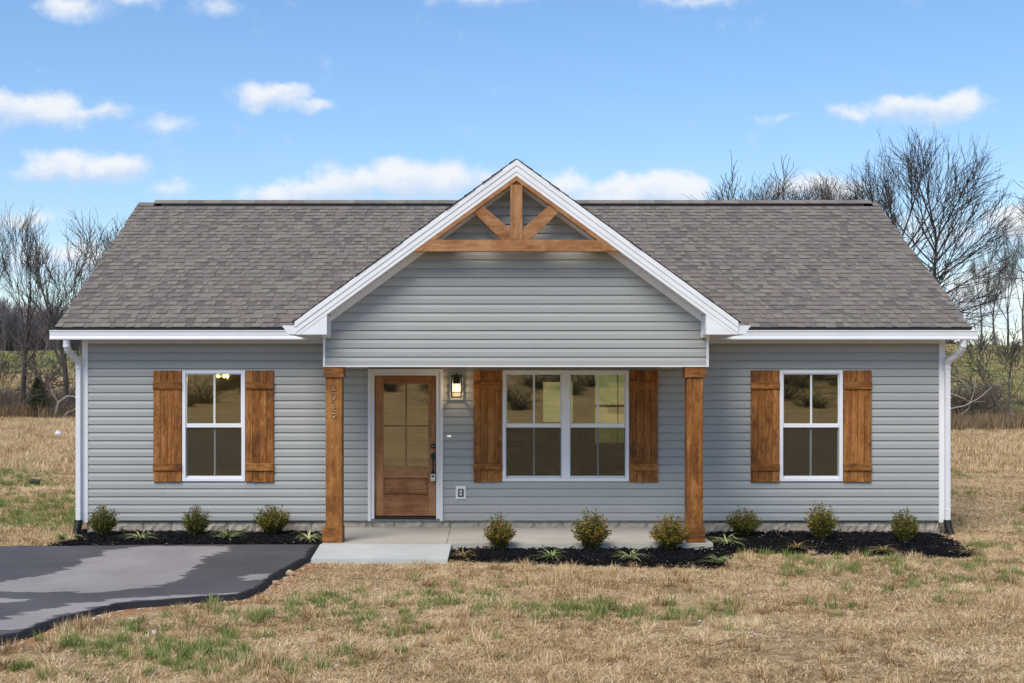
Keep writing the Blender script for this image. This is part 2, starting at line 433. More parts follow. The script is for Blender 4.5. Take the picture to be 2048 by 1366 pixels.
def ground_mat():
    m, nt, b = base_mat('lawn_ground', (0.3, 0.2, 0.1), 0.95, 0.1)
    v = coords(nt)
    at = node(nt, 'ShaderNodeAttribute', attribute_name='green').outputs['Fac']
    n1 = noise(nt, v, 0.45, 6, 0.6); n2 = noise(nt, vmth(nt, 'MULTIPLY', v, (0.7, 1.2, 1)), 7, 6, 0.68); n3 = noise(nt, vmth(nt, 'MULTIPLY', v, (1, 1, 1)), 48, 4, 0.7)
    c = mixc(nt, sstep(nt, n1, 0.36, 0.64), (0.20, 0.122, 0.058), (0.44, 0.305, 0.155))
    c = mixc(nt, sstep(nt, n2, 0.38, 0.66), c, (0.56, 0.405, 0.225))
    c = mixc(nt, sstep(nt, n3, 0.55, 0.30, 0, 0.55), c, (0.12, 0.072, 0.036))
    gsel = mth(nt, 'ADD', at, mth(nt, 'MULTIPLY', mth(nt, 'SUBTRACT', n2, 0.5), 0.5))
    gr = mixc(nt, n3, (0.115, 0.145, 0.05), (0.34, 0.32, 0.16)); gr = mixc(nt, sstep(nt, noise(nt, vmth(nt, 'MULTIPLY', v, (1, 0.35, 1)), 0.22, 5), 0.47, 0.62), gr, (0.38, 0.29, 0.165))
    c = mixc(nt, sstep(nt, gsel, 0.35, 0.75), c, gr)
    cl = node(nt, 'ShaderNodeAttribute', attribute_name='clay').outputs['Fac']
    cj = mth(nt, 'ADD', cl, mth(nt, 'MULTIPLY', mth(nt, 'SUBTRACT', n2, 0.5), 0.9))
    c = mixc(nt, sstep(nt, cj, 0.35, 0.7, 0, 0.8), c, mixc(nt, n3, (0.27, 0.105, 0.038), (0.50, 0.27, 0.125)))
    setc(nt, b, c)
    bump(nt, b, n3, 0.02, 0.8)
ground_mat()

def blade_mat(name, cols, rand_amp=0.35, trans=0.25, drift=0.0):
    """plant colours picked by the 'tint' attribute and varied from clump to clump"""
    m, nt, b = base_mat(name, cols[0], 0.7, 0.2)
    at = node(nt, 'ShaderNodeAttribute', attribute_name='tint').outputs['Fac']
    oi = node(nt, 'ShaderNodeObjectInfo').outputs['Random']
    if drift:
        pos = node(nt, 'ShaderNodeNewGeometry').outputs['Position']
        dn = mth(nt, 'ADD', mth(nt, 'MULTIPLY', noise(nt, vmth(nt, 'MULTIPLY', pos, (0.6, 1.5, 0)), 0.75, 4), 0.6), mth(nt, 'MULTIPLY', noise(nt, vmth(nt, 'MULTIPLY', pos, (0.8, 1.4, 0)), 3.4, 3), 0.4))
        at = mth(nt, 'ADD', at, mth(nt, 'MULTIPLY', mth(nt, 'SUBTRACT', dn, 0.48), drift))
    cr = node(nt, 'ShaderNodeValToRGB', {'Fac': mth(nt, 'ADD', at, mth(nt, 'MULTIPLY', mth(nt, 'SUBTRACT', oi, 0.5), rand_amp), clamp=True)})
    e = cr.color_ramp.elements
    e[0].color = (*cols[0], 1); e[0].position = 0.0; e[1].color = (*cols[-1], 1); e[1].position = 1.0
    for i, c in enumerate(cols[1:-1]):
        x = e.new((i + 1) / (len(cols) - 1)); x.color = (*c, 1)
    setc(nt, b, cr.outputs[0])
    if trans:
        tr = node(nt, 'ShaderNodeBsdfTranslucent', {'Color': cr.outputs[0]})
        mx = node(nt, 'ShaderNodeMixShader', {0: trans, 1: b.outputs[0], 2: tr.outputs[0]})
        nt.links.new(mx.outputs[0], nt.nodes['Material Output'].inputs[0])
    return m
blade_mat('dry_grass', [(0.17, 0.090, 0.037), (0.55, 0.365, 0.170), (0.80, 0.59, 0.32), (0.92, 0.76, 0.50)], 0.5, 0.25, 2.2)
blade_mat('green_grass', [(0.10, 0.155, 0.03), (0.17, 0.245, 0.05), (0.28, 0.34, 0.09), (0.48, 0.42, 0.20)], 0.3)
blade_mat('boxwood', [(0.040, 0.056, 0.012), (0.10, 0.115, 0.022), (0.25, 0.21, 0.036), (0.46, 0.24, 0.04)], 0.15)
blade_mat('lily_green', [(0.13, 0.20, 0.06), (0.30, 0.37, 0.12), (0.56, 0.57, 0.25), (0.72, 0.68, 0.40)], 0.2)
blade_mat('lily_brown', [(0.16, 0.16, 0.05), (0.33, 0.24, 0.09), (0.50, 0.37, 0.16), (0.60, 0.45, 0.22)], 0.2)
blade_mat('cedar', [(0.022, 0.036, 0.012), (0.05, 0.07, 0.022), (0.09, 0.10, 0.04)], 0.2)
blade_mat('twig_brush', [(0.08, 0.062, 0.045), (0.16, 0.125, 0.088), (0.25, 0.19, 0.125)], 0.5, 0)
blade_mat('far_twigs', [(0.16, 0.140, 0.146), (0.22, 0.192, 0.195), (0.27, 0.235, 0.232)], 0.4, 0)
blade_mat('reed', [(0.17, 0.11, 0.06), (0.32, 0.22, 0.12), (0.47, 0.35, 0.21)], 0.5)
blade_mat('mulch_chip', [(0.002, 0.002, 0.0022), (0.004, 0.0038, 0.0045), (0.013, 0.0125, 0.014)], 0.4, 0)
mottled('bark', (0.085, 0.072, 0.062), (0.15, 0.13, 0.112), 6, 0.9, 0.1, 30, 0.02, True, (1, 1, 0.3))
mottled('bark_dark', (0.05, 0.042, 0.036), (0.095, 0.082, 0.07), 6, 0.9, 0.1, 30, 0.02, True, (1, 1, 0.3))
mottled('bark_pale', (0.24, 0.20, 0.16), (0.36, 0.31, 0.25), 6, 0.9, 0.1, 30, 0.02, True, (1, 1, 0.3))
mottled('stem_wood', (0.10, 0.07, 0.04), (0.16, 0.115, 0.07), 20, 0.9)
mottled('mulch', (0.002, 0.002, 0.0024), (0.006, 0.0056, 0.0065), 60, 0.9, 0.1, 70, 0.03)
mottled('gravel_pale', (0.38, 0.36, 0.34), (0.52, 0.50, 0.48), 10, 0.9)
mottled('tan_stone', (0.40, 0.27, 0.15), (0.55, 0.41, 0.26), 9, 0.85, 0.2, 25, 0.01, True)
mottled('pale_stone', (0.48, 0.42, 0.34), (0.60, 0.55, 0.47), 9, 0.85, 0.2, 25, 0.01, True)
mottled('white_bag', (0.70, 0.70, 0.68), (0.80, 0.80, 0.80), 9, 0.5)
mottled('leaf_litter', (0.16, 0.085, 0.04), (0.28, 0.17, 0.09), 9, 0.9, rand=True)

def glass_mat(name, refl=0.14, tint=(0.86, 0.88, 0.82), k=1.6):
    m = bpy.data.materials.new(name); m.use_nodes = True; nt = m.node_tree; nt.nodes.clear()
    out = node(nt, 'ShaderNodeOutputMaterial')
    lw = node(nt, 'ShaderNodeFresnel', {'IOR': 1.5}).outputs[0]
    f = mth(nt, 'ADD', mth(nt, 'MULTIPLY', lw, k), refl - 0.04 * k, clamp=True)
    wv = noise(nt, coords(nt), 2.2, 2)
    bp = node(nt, 'ShaderNodeBump', {'Strength': 0.03, 'Distance': 0.004, 'Height': wv})
    gl = node(nt, 'ShaderNodeBsdfGlossy', {'Color': (1.0, 0.95, 0.74, 1), 'Roughness': 0.012, 'Normal': bp.outputs[0]})
    tr = node(nt, 'ShaderNodeBsdfTransparent', {'Color': (*tint, 1)})
    mx = node(nt, 'ShaderNodeMixShader', {0: f, 1: tr.outputs[0], 2: gl.outputs[0]})
    nt.links.new(mx.outputs[0], out.inputs[0]); MATS[name] = m
glass_mat('window_glass', 0.22, (0.86, 0.87, 0.70)); glass_mat('lamp_glass', 0.03, (0.97, 0.97, 0.95), 0.35); glass_mat('door_glass', 0.28, (0.64, 0.62, 0.44))

glass_mat('lantern_glass', 0.0, (0.96, 0.96, 0.94), 0.0)
def screen_mat():
    m = bpy.data.materials.new('insect_screen'); m.use_nodes = True; nt = m.node_tree; nt.nodes.clear()
    out = node(nt, 'ShaderNodeOutputMaterial')
    df = node(nt, 'ShaderNodeBsdfDiffuse', {'Color': (0.05, 0.045, 0.042, 1)})
    tr = node(nt, 'ShaderNodeBsdfTransparent', {'Color': (1, 1, 1, 1)})
    v = coords(nt, (1, 1, 1)); f = sstep(nt, noise(nt, v, 330, 1), 0.3, 0.7, 0.18, 0.42)
    mx = node(nt, 'ShaderNodeMixShader', {0: f, 1: tr.outputs[0], 2: df.outputs[0]})
    nt.links.new(mx.outputs[0], out.inputs[0]); MATS['insect_screen'] = m
screen_mat()
def glow(name, col, s):
    m, nt, b = base_mat(name, (0.9, 0.85, 0.7), 0.4)
    b.inputs['Emission Color'].default_value = (*col, 1); b.inputs['Emission Strength'].default_value = s
glow('bulb_glow', (1.0, 0.66, 0.28), 2.2)
glow('doorbell_glow', (1.0, 0.96, 0.85), 0.25)
M = MATS

# ------------------------------------------------------------------ terrain
def smooth(a, b, x):
    t = np.clip((x - a) / (b - a), 0, 1); return t * t * (3 - 2 * t)

_ph = nrng.uniform(0, 6.28, (12, 2)); _fr = nrng.normal(0, 1, (12, 2))
def wob(x, y, s):
    r = 0
    for i in range(12):
        r = r + np.sin((_fr[i, 0] * x + _fr[i, 1] * y) * s + _ph[i, 0])
    return r / 12 ** 0.5

def ground_z(x, y):
    x = np.asarray(x, float); y = np.asarray(y, float)
    Y = y - CAMY
    k = smooth(-4, 6, x)                             # 0 = left field, 1 = right field
    a = 78 * (1 - k) + 56 * k; b = 165 * (1 - k) + 118 * k; h = 5.1 * (1 - k) + 4.7 * k
    z = h * smooth(a, b, Y)
    z = z + wob(x, y, 0.06) * 0.7 * smooth(70, 140, Y) + wob(x, y, 0.35) * 0.05 * smooth(30, 60, Y)
    z = z + wob(x, y, 1.1) * 0.012
    back = -(Y + 8)                                  # behind the photographer the land rises to a low hill too
    z = z + 6.0 * smooth(25, 130, back) + wob(x, y, 0.05) * 0.9 * smooth(30, 120, back)
    return z

def sdf(poly, X, Yv):
    """signed distance to a polygon, positive inside (numpy)"""
    X = np.asarray(X, float); Yv = np.asarray(Yv, float)
    d = np.full(X.shape, 1e9); ins = np.zeros(X.shape, bool); n = len(poly)
    for i in range(n):
        ax, ay = poly[i]; bx, by = poly[(i + 1) % n]
        ex, ey = bx - ax, by - ay; L = ex * ex + ey * ey + 1e-12
        t = np.clip(((X - ax) * ex + (Yv - ay) * ey) / L, 0, 1)
        d = np.minimum(d, np.hypot(X - ax - t * ex, Yv - ay - t * ey))
        c = (ay > Yv) != (by > Yv)
        with np.errstate(divide='ignore', invalid='ignore'):
            xx = ax + (Yv - ay) * ex / (ey if abs(ey) > 1e-12 else 1e-12)
        ins ^= c & (X < xx)
    return np.where(ins, d, -d)

DRIVE = [gp(*p, 0.05) for p in [(642, 1088), (300, 1089), (0, 1092), (-700, 1096), (-1700, 1105), (-1700, 1290), (-700, 1390), (-300, 1345), (0, 1281), (60, 1263), (140, 1235), (250, 1209), (400, 1197), (490, 1191), (524, 1177), (556, 1153), (592, 1130), (622, 1117)]]
SLAB = [(GX(645), 0.0), (GX(645), gp(0, 1087, 0.107)[1]), (GX(1424), gp(0, 1087, 0.107)[1]), (GX(1424), 0.0)]
WALK = [gp(640, 1088.5, 0.1), gp(622, 1118, 0.05), gp(895, 1119, 0.05), gp(903, 1088.5, 0.1)]
BED_L = [gp(*p, 0.03) for p in [(150, 1058), (158, 1075), (95, 1092), (250, 1093), (500, 1092), (648, 1091), (650, 1056)]]
BED_R = [gp(*p, 0.03) for p in [(897, 1086), (896, 1117), (960, 1121), (1060, 1124), (1180, 1127), (1300, 1131), (1390, 1134), (1440, 1133), (1452, 1118), (1462, 1103), (1540, 1104), (1700, 1108), (1830, 1113), (1930, 1113), (1965, 1106), (1920, 1086), (1880, 1066), (1870, 1056), (1412, 1056), (1412, 1086)]]
HOUSE = [(-6.15, 0.02), (6.15, 0.02), (6.15, 8.0), (-6.15, 8.0)]

def green_amount(x, y):
    """how green the ground is at a point (0 straw, 1 green)"""
    Y = y - CAMY
    g = np.zeros_like(x)
    px = 971 + (x - CAMX) * F / np.maximum(Y, 1)
    k = smooth(-2, 3, x)
    g += smooth(47, 51, Y) * smooth(57, 53, Y) * (x > 9) * 0.4
    g += smooth(52, 62, Y) * k * 0.95                             # right-hand hill
    g += smooth(22, 30, Y) * smooth(7.0, 5.8, np.abs(x - 2.2)) * 0.95   # back lawn seen through the house
    g += smooth(60, 72, Y) * (1 - k) * 0.35 + smooth(110, 120, Y) * (1 - k) * 0.6
    g += smooth(17.5, 19, Y) * smooth(30, 24, Y) * (x < -6) * 0.30
    g += smooth(17, 19, Y) * smooth(23, 20, Y) * (x > 6) * 0.15
    return np.clip(g, 0, 1)

def warp_axis(lo, hi, c0, c1, fine, n_out):
    mid = np.arange(c0, c1 + 1e-6, fine)
    def out(a, b, n):
        t = np.linspace(0, 1, n + 1)[1:]
        return a + (b - a) * (t ** 2.2 * 0.9 + t * 0.1)
    return np.concatenate([out(c0, lo, n_out)[::-1], mid, out(c1, hi, n_out)])

def build_ground():
    xs = warp_axis(-420, 420, -16, 16, 0.25, 46); ys = warp_axis(-420, 480, -12, 4, 0.2, 80)
    X, Yv = np.meshgrid(xs, ys)
    Z = ground_z(X, Yv)
    pits = np.maximum(np.maximum(sdf(SLAB, X, Yv), sdf(WALK, X, Yv)), sdf(HOUSE, X, Yv))
    Z = Z - 0.06 * smooth(0.0, 0.25, pits)
    dr = sdf(DRIVE, X, Yv); Z = Z - 0.05 * smooth(0.05, 0.3, dr)
    nx, ny = len(xs), len(ys)
    me = bpy.data.meshes.new('lawn')
    vs = np.stack([X, Yv, Z], -1).reshape(-1, 3)
    idx = np.arange(nx * ny).reshape(ny, nx)
    fs = np.stack([idx[:-1, :-1], idx[:-1, 1:], idx[1:, 1:], idx[1:, :-1]], -1).reshape(-1, 4)
    me.from_pydata(vs.tolist(), [], fs.tolist())
    a = me.attributes.new('green', 'FLOAT', 'POINT'); a.data.foreach_set('value', green_amount(X, Yv).ravel())
    cl = smooth(-0.45, -0.02, dr) * (Yv < -1.0)
    a = me.attributes.new('clay', 'FLOAT', 'POINT'); a.data.foreach_set('value', cl.ravel())
    me.polygons.foreach_set('use_smooth', [True] * len(fs))
    me.materials.append(M['lawn_ground'])
    o = bpy.data.objects.new('lawn', me); COL.objects.link(o)
    tag(o, 'winter lawn of straw coloured grass with green patches round the house', kind='structure')
build_ground()

def sheet(name, mats, polys, step, top, depth=0.12, soft=0.04, bumpy=0.0, attrs=None, mound=None):
    """a slab laid on the ground inside a polygon, its rim dipping below the soil"""
    P = np.array(polys); x0, y0 = P.min(0) - 0.2; x1, y1 = P.max(0) + 0.2
    xs = np.arange(x0, x1, step); ys = np.arange(y0, y1, step)
    X, Yv = np.meshgrid(xs, ys); d = sdf(polys, X, Yv)
    d = d + wob(X, Yv, 9.0) * 0.012 + wob(X, Yv, 22.0) * 0.008
    Z = top - depth * smooth(soft, -soft, d)
    if mound is not None: Z = Z + mound * smooth(0.0, 0.35, d)
    if bumpy: Z = Z + nrng.normal(0, bumpy, Z.shape) * (d > 0)
    keep = d > -soft - step * 1.5
    idx = -np.ones(X.shape, int); idx[keep] = np.arange(keep.sum())
    q = np.stack([idx[:-1, :-1], idx[:-1, 1:], idx[1:, 1:], idx[1:, :-1]], -1).reshape(-1, 4)
    q = q[(q >= 0).all(1)]
    me = bpy.data.meshes.new(name)
    me.from_pydata(np.stack([X[keep], Yv[keep], Z[keep]], -1).tolist(), [], q.tolist())
    for an, fn in (attrs or {}).items():
        a = me.attributes.new(an, 'FLOAT', 'POINT'); a.data.foreach_set('value', fn(X[keep], Yv[keep], d[keep]))
    if not bumpy: me.polygons.foreach_set('use_smooth', [True] * len(q))
    me.materials.append(mats)
    o = bpy.data.objects.new(name, me); COL.objects.link(o)
    return o

DRY1 = [gp(*p, 0.05) for p in [(290, 1092), (460, 1093), (455, 1102), (418, 1112), (402, 1128), (385, 1140), (350, 1162), (325, 1172), (200, 1186), (60, 1184), (-300, 1190), (-300, 1168), (0, 1166), (60, 1155), (130, 1142), (150, 1128), (170, 1118), (210, 1110), (210, 1102)]]
DRY2 = [gp(*p, 0.05) for p in [(505, 1185), (480, 1189), (400, 1194), (250, 1204), (130, 1230), (60, 1254), (-60, 1275), (0, 1240), (70, 1222), (150, 1207), (260, 1197), (380, 1190)]]
DRY3 = [gp(*p, 0.05) for p in [(470, 1152), (545, 1146), (550, 1152), (530, 1160), (490, 1162)]]
DRY4 = [gp(*p, 0.05) for p in [(-100, 1197), (60, 1199), (50, 1206), (-100, 1210)]]
def dry(X, Yv, d):
    r = np.maximum(sdf(DRY1, X, Yv), sdf(DRY2, X, Yv) )
    r = np.maximum(r, sdf(DRY3, X, Yv) - 0.02); r = np.maximum(r, sdf(DRY4, X, Yv))
    return np.clip(r, -0.6, 0.6)
dv = sheet('driveway', M['asphalt'], DRIVE, 0.05, 0.055, 0.13, 0.05, attrs={'dry': dry, 'edge': lambda x, y, d: d})
tag(dv, 'black asphalt driveway with pale dried patches beside the lawn', kind='structure')
for bed, lb in ((BED_L, 'bed of black mulch left of the porch'), (BED_R, 'bed of black mulch right of the front walk')):
    o = sheet('mulch_bed', M['mulch'], bed, 0.035, 0.012, 0.06, 0.04, 0.008, mound=0.022)
    tag(o, lb, kind='structure')

# porch slab and walk
mb = MB(); y_f = SLAB[1][1]; jx = WX(901)
mb.box(SLAB[0][0], jx - 0.006, y_f, 0.03, -0.1, 0.107); mb.box(jx + 0.006, SLAB[2][0], y_f, 0.03, -0.1, 0.1075)
mb.box(jx - 0.006, jx + 0.006, y_f + 0.004, 0.03, -0.1, 0.094)
tag(mb.build('porch_floor', M['porch_concrete']), 'concrete porch slab with a control joint', kind='structure')
mb = MB(); w = WALK
vs = [(w[0][0], y_f - 0.004, 0.10), (w[1][0], w[1][1], 0.05), (w[2][0], w[2][1], 0.05), (w[3][0], y_f - 0.004, 0.10)]
vs += [(x, y, -0.1) for x, y, z in vs]
mb.add(vs, [(0, 1, 2, 3), (0, 4, 5, 1), (1, 5, 6, 2), (2, 6, 7, 3), (3, 7, 4, 0)])
tag(mb.build('front_walk', M['walk_concrete']), 'pale concrete walk from the driveway to the porch', kind='structure')
# pale gravel track on the far left hill
mb = MB(); pts = []
for i in range(40):
    x = -48 + i * 0.95; Yc = 96 + 3.0 * math.sin(i * 0.23) - i * 0.10
    pts.append((x, Yc + CAMY))
for i in range(39):
    (xa, ya), (xb, yb) = pts[i], pts[i + 1]
    q = [(xa, ya - 1.2), (xb, yb - 1.2), (xb, yb + 1.2), (xa, ya + 1.2)]
    mb.add([(x, y, float(ground_z(x, y)) + 0.10) for x, y in q], [(0, 1, 2, 3)])
tag(mb.build('gravel_track', M['gravel_pale']), 'pale gravel track crossing the far field behind the trees', kind='structure')

# ------------------------------------------------------------------ the house
house = empty('house', (0, 0, 0))
tag(house, 'single storey grey clapboard house with brown shingle roof and timber porch gable', 'house')
ZB, ZT, EXP = 0.207, WZ(687), 0.1144
XL, XR = WX(165), WX(1889)
DOOR = (WX(749), WX(872.5), WZ(1037.5), WZ(751))
WINS = [(WX(365.2), WX(491), WZ(962.5), WZ(740.5)), (WX(1004.7), WX(1257.7), WZ(962.5), WZ(740.5)), (WX(1558.3), WX(1684.8), WZ(962.5), WZ(740.5))]

def plank(mb, xl0, xr0, xl1, xr1, z0, z1, y, lip=0.018):
    # one clapboard course: proud at its lower edge, tucked under the next at the top
    h = z1 - z0; g = min(0.011, h * 0.3)
    prof = [(y, z0), (y - lip + 0.003, z0), (y - lip, z0 + 0.004), (y - lip + 0.0015, z0 + h * 0.56), (y - 0.005, z1 - g), (y + 0.001, z1 - g + 0.001), (y + 0.001, z1)]
    vs = []
    for yy, z in prof:
        t = (z - z0) / max(h, 1e-6)
        vs += [(xl0 + (xl1 - xl0) * t, yy, z), (xr0 + (xr1 - xr0) * t, yy, z)]
    n = len(prof)
    mb.add(vs, [(2 * i, 2 * i + 1, 2 * i + 3, 2 * i + 2) for i in range(n - 1)])
    mb.add(vs[0::2], [tuple(range(n - 1, -1, -1))]); mb.add(vs[1::2], [tuple(range(n))])

wall = holes_boxes(MB(), XL + 0.02, XR - 0.02, 0.20, 2.84, 0.003, 0.15, [DOOR] + [(w[0] + 0.02, w[1] - 0.02, w[2] + 0.02, w[3] - 0.02) for w in WINS]).build('front_wall', M['siding'], house)
blocks = [(WX(736), WX(886.5), 0.0, WZ(737.5))] + [(w[0], w[1], w[2], w[3]) for w in WINS]
k = 0; z = ZB
while z < ZT - 0.01:
    z1 = min(z + EXP, ZT + 0.01)
    xs = [(XL + 0.075, XR - 0.075)]
    for b in blocks:
        if b[2] < z1 - 0.002 and b[3] > z + 0.004:
            zin = b[2] <= z + 0.03 and b[3] >= z1 - 0.03 or True
            nx = []
            for a, c in xs:
                if b[0] <= a or b[1] >= c or b[1] <= a or b[0] >= c: nx.append((a, c)); continue
                nx += [(a, b[0] + 0.01), (b[1] - 0.01, c)]
            xs = nx
    for a, c in xs:
        cuts = [a]
        if c - a > 2.6: cuts.append(a + (c - a) * rng.uniform(0.25, 0.75))
        cuts.append(c)
        for i in range(len(cuts) - 1):
            mbp = MB(); off = 0.0008 * (i % 2)
            plank(mbp, cuts[i], cuts[i + 1] + (0.02 if i < len(cuts) - 2 else 0), cuts[i], cuts[i + 1] + (0.02 if i < len(cuts) - 2 else 0), z, z1, 0.0 - off)
            # pieces above / below openings keep the course, cut to the opening where it bites in
            mbp.build('siding_plank', M['siding'], wall)
    # the strip of this course above or below an opening that only partly bites into it
    for b in blocks:
        if b[2] > z + 0.004 and b[2] < z1 - 0.002 and b[2] - z > 0.01:
            MBp = MB(); plank(MBp, b[0] + 0.008, b[1] - 0.008, b[0] + 0.008, b[1] - 0.008, z, b[2], 0.0005); MBp.build('siding_plank', M['siding'], wall)
        if b[3] > z + 0.004 and b[3] < z1 - 0.002 and z1 - b[3] > 0.01:
            MBp = MB(); plank(MBp, b[0] + 0.008, b[1] - 0.008, b[0] + 0.008, b[1] - 0.008, b[3] - 0.01, z1, 0.0005, 0.012); MBp.build('siding_plank', M['siding'], wall)
    z += EXP; k += 1

# corner boards, frieze
for s, x0, x1 in ((-1, WX(165), WX(176.7)), (1, WX(1877), WX(1889))):
    mb = MB().bbox(x0, x1, -0.026, 0.0, WZ(1045), 2.80)
    mb.box(x0 if s < 0 else x1 - 0.02, x0 + 0.02 if s < 0 else x1, 0.0, 0.09, WZ(1045), 2.80)
    mb.build('corner_board', M['white_trim'], house)
for a, c in ((XL + 0.085, GX(646) - 0.02), (GX(1417) + 0.02, XR - 0.085)):
    MB().bbox(a, c, -0.028, 0.0, ZT, 2.80).build('frieze_board', M['casing_white'], house)
# foundation
fnd = MB().box(XL + 0.05, XR - 0.05, 0.05, 0.25, -0.3, 0.20).build('foundation', M['block_stone'], house)
x = XL + 0.06; i = 0
while x < XR - 0.1:
    x1 = min(x + 0.40, XR - 0.06)
    mb = MB(); n = 8; vs = []; fs = []
    for j in range(4):
        for q in range(n + 1):
            e = (j in (0, 3)) or (q in (0, n))
            vs.append((x + 0.004 + (x1 - x - 0.008) * q / n, 0.035 + (0.0 if e else -0.016 + rng.uniform(-0.010, 0.012)), 0.0 + 0.196 * j / 3))
    for j in range(3):
        for q in range(n): fs.append((j * (n + 1) + q, j * (n + 1) + q + 1, (j + 1) * (n + 1) + q + 1, (j + 1) * (n + 1) + q))
    mb.add(vs, fs); mb.build('foundation_block', M['block_stone'], fnd)
    x += 0.40

# side and back walls, interior
DEP = 7.96
for s in (-1, 1):
    xo = XL if s < 0 else XR
    mb = MB(); mb.xprism([(0.16, 0.2), (DEP, 0.2), (DEP, 2.85), (3.98, 5.15), (0.16, 2.95)], min(xo, xo - s * 0.15), max(xo, xo - s * 0.15))
    mb.build('side_wall', M['siding'], house)
BW = (WX(1194) + 0.0, 0, 0, 0)
sb = F / (18 + DEP)
def BX(px): return (px - 971) / sb + CAMX
def BZ(py): return CAMZ - (py - 760) / sb
BWIN = (BX(1190), BX(1190) + 0.95, BZ(886), BZ(744)); BDOOR = (BX(1086), BX(1086) + 0.62, BZ(844), BZ(764))
holes_boxes(MB(), XL + 0.16, XR - 0.16, 0.2, 2.85, DEP, DEP + 0.15, [BWIN, BDOOR]).build('back_wall', M['room_wall'], house)
MB().box(XL + 0.16, XR - 0.16, 0.16, DEP - 0.003, 0.16, 0.235).build('room_floor', M['room_floor'], house)
MB().box(XL + 0.16, XR - 0.16, 0.16, DEP - 0.003, 2.66, 2.70).build('room_ceiling', M['room_ceiling'], house)
for px_, y0_, y1_ in ((-2.35, 0.16, 5.2), (3.35, 0.16, DEP - 0.01)):
    MB().box(px_ - 0.06, px_ + 0.06, y0_, y1_, 0.236, 2.655).build('partition_wall', M['room_wall'], house)
MB().box(XL + 0.17, -2.41, 4.3, 4.4, 0.236, 2.655).build('partition_wall', M['room_wall'], house)
MB().box(3.42, XR - 0.17, 4.0, 4.1, 0.236, 2.655).build('partition_wall', M['room_wall'], house)
bd = MB().box(BDOOR[0] - 0.16, BDOOR[0], DEP - 0.05, DEP - 0.004, 0.24, 2.3).box(BDOOR[1], BDOOR[1] + 0.16, DEP - 0.05, DEP - 0.004, 0.24, 2.3)
bd.box(BDOOR[0], BDOOR[1], DEP - 0.05, DEP - 0.004, BDOOR[3], 2.3).box(BDOOR[0], BDOOR[1], DEP - 0.05, DEP - 0.004, 0.24, BDOOR[2])
bdo = bd.build('back_door', M['room_door'], house)
MB().box(BDOOR[0] + 0.002, BDOOR[1] - 0.002, DEP - 0.03, DEP - 0.02, BDOOR[2] + 0.002, BDOOR[3] - 0.002).build('pane', M['lamp_glass'], bdo)
kb = MB(); kb.lathe([(0.0, -0.03), (0.03, -0.02), (0.03, 0.02), (0.0, 0.03)], (BDOOR[0] - 0.09, DEP - 0.09, 1.42), 8); kb.lathe([(0.0, -0.03), (0.03, -0.02), (0.03, 0.02), (0.0, 0.03)], (BDOOR[0] - 0.09, DEP - 0.09, 1.22), 8)
kb.build('knob', M['black_metal'], bdo)
bw = MB(); x0, x1, z0, z1 = BWIN; zm = BZ(812)
bw.box(x0 - 0.05, x0, DEP - 0.03, DEP - 0.004, z0 - 0.05, z1 + 0.05).box(x1, x1 + 0.05, DEP - 0.03, DEP - 0.004, z0 - 0.05, z1 + 0.05)
bw.box(x0, x1, DEP - 0.03, DEP - 0.004, z1, z1 + 0.05).box(x0 - 0.07, x1 + 0.07, DEP - 0.08, DEP - 0.031, z0 - 0.05, z0)
bwo = bw.build('back_window', M['vinyl_frame'], house)
MB().box(x0, x1, DEP + 0.02, DEP + 0.06, zm - 0.025, zm + 0.025).box((x0 + x1) / 2 - 0.01, (x0 + x1) / 2 + 0.01, DEP + 0.03, DEP + 0.05, z0, z1).build('muntin', M['muntin_white'], bwo)
MB().box(x0, x1, DEP + 0.07, DEP + 0.08, z0, z1).build('pane', M['lamp_glass'], bwo)
kt = empty('dishwasher', (0, 0, 0)); sk = F / 23.0
def KX(px): return (px - 971) / sk + CAMX
tag(kt, 'grey kitchen appliance seen dimly through the middle window, low on its left', 'appliance')
MB().box(KX(985), KX(1044), 5.0, 5.6, 0.34, 0.98).build('body', M['appliance'], kt)
MB().box(KX(983), KX(1046), 4.98, 5.62, 0.99, 1.06).build('counter', M['room_dark'], kt)
MB().box(KX(986), KX(1043), 5.04, 5.6, 0.238, 0.335).build('base', M['room_dark'], kt)

# roof ---------------------------------------------------------------
EY, EZ = -0.30, 2.952; RYY, RZZ = 3.98, 5.30
SL = math.hypot(RYY - EY, RZZ - EZ); TH = math.atan2(RZZ - EZ, RYY - EY)
CS, SN = math.cos(TH), math.sin(TH); RXH = 6.44
roof = MB()
t_ = 0.16
roof.xprism([(EY + 0.01, EZ - 0.006), (EY + 0.01, EZ - t_), (RYY, RZZ - t_), (2 * RYY - EY, EZ - t_), (2 * RYY - EY, EZ - 0.006), (RYY, RZZ - 0.006)], -RXH + 0.012, RXH - 0.012)
roof = roof.build('roof', M['asphalt_edge'], house)
MB().box(-RXH + 0.02, RXH - 0.02, EY + 0.012, EY + 0.035, EZ - 0.17, EZ - 0.012).build('fascia_board', M['white_trim'], house)
for s in (-1, 1):
    a = s * (RXH - 0.004); b_ = s * (RXH - 0.03)
    MB().xprism([(EY + 0.015, EZ - 0.015), (EY + 0.015, EZ - 0.18), (RYY, RZZ - 0.18), (2 * RYY - EY, EZ - 0.18), (2 * RYY - EY, EZ - 0.015), (RYY, RZZ - 0.015)], min(a, b_), max(a, b_)).build('rake_board', M['white_trim'], house)

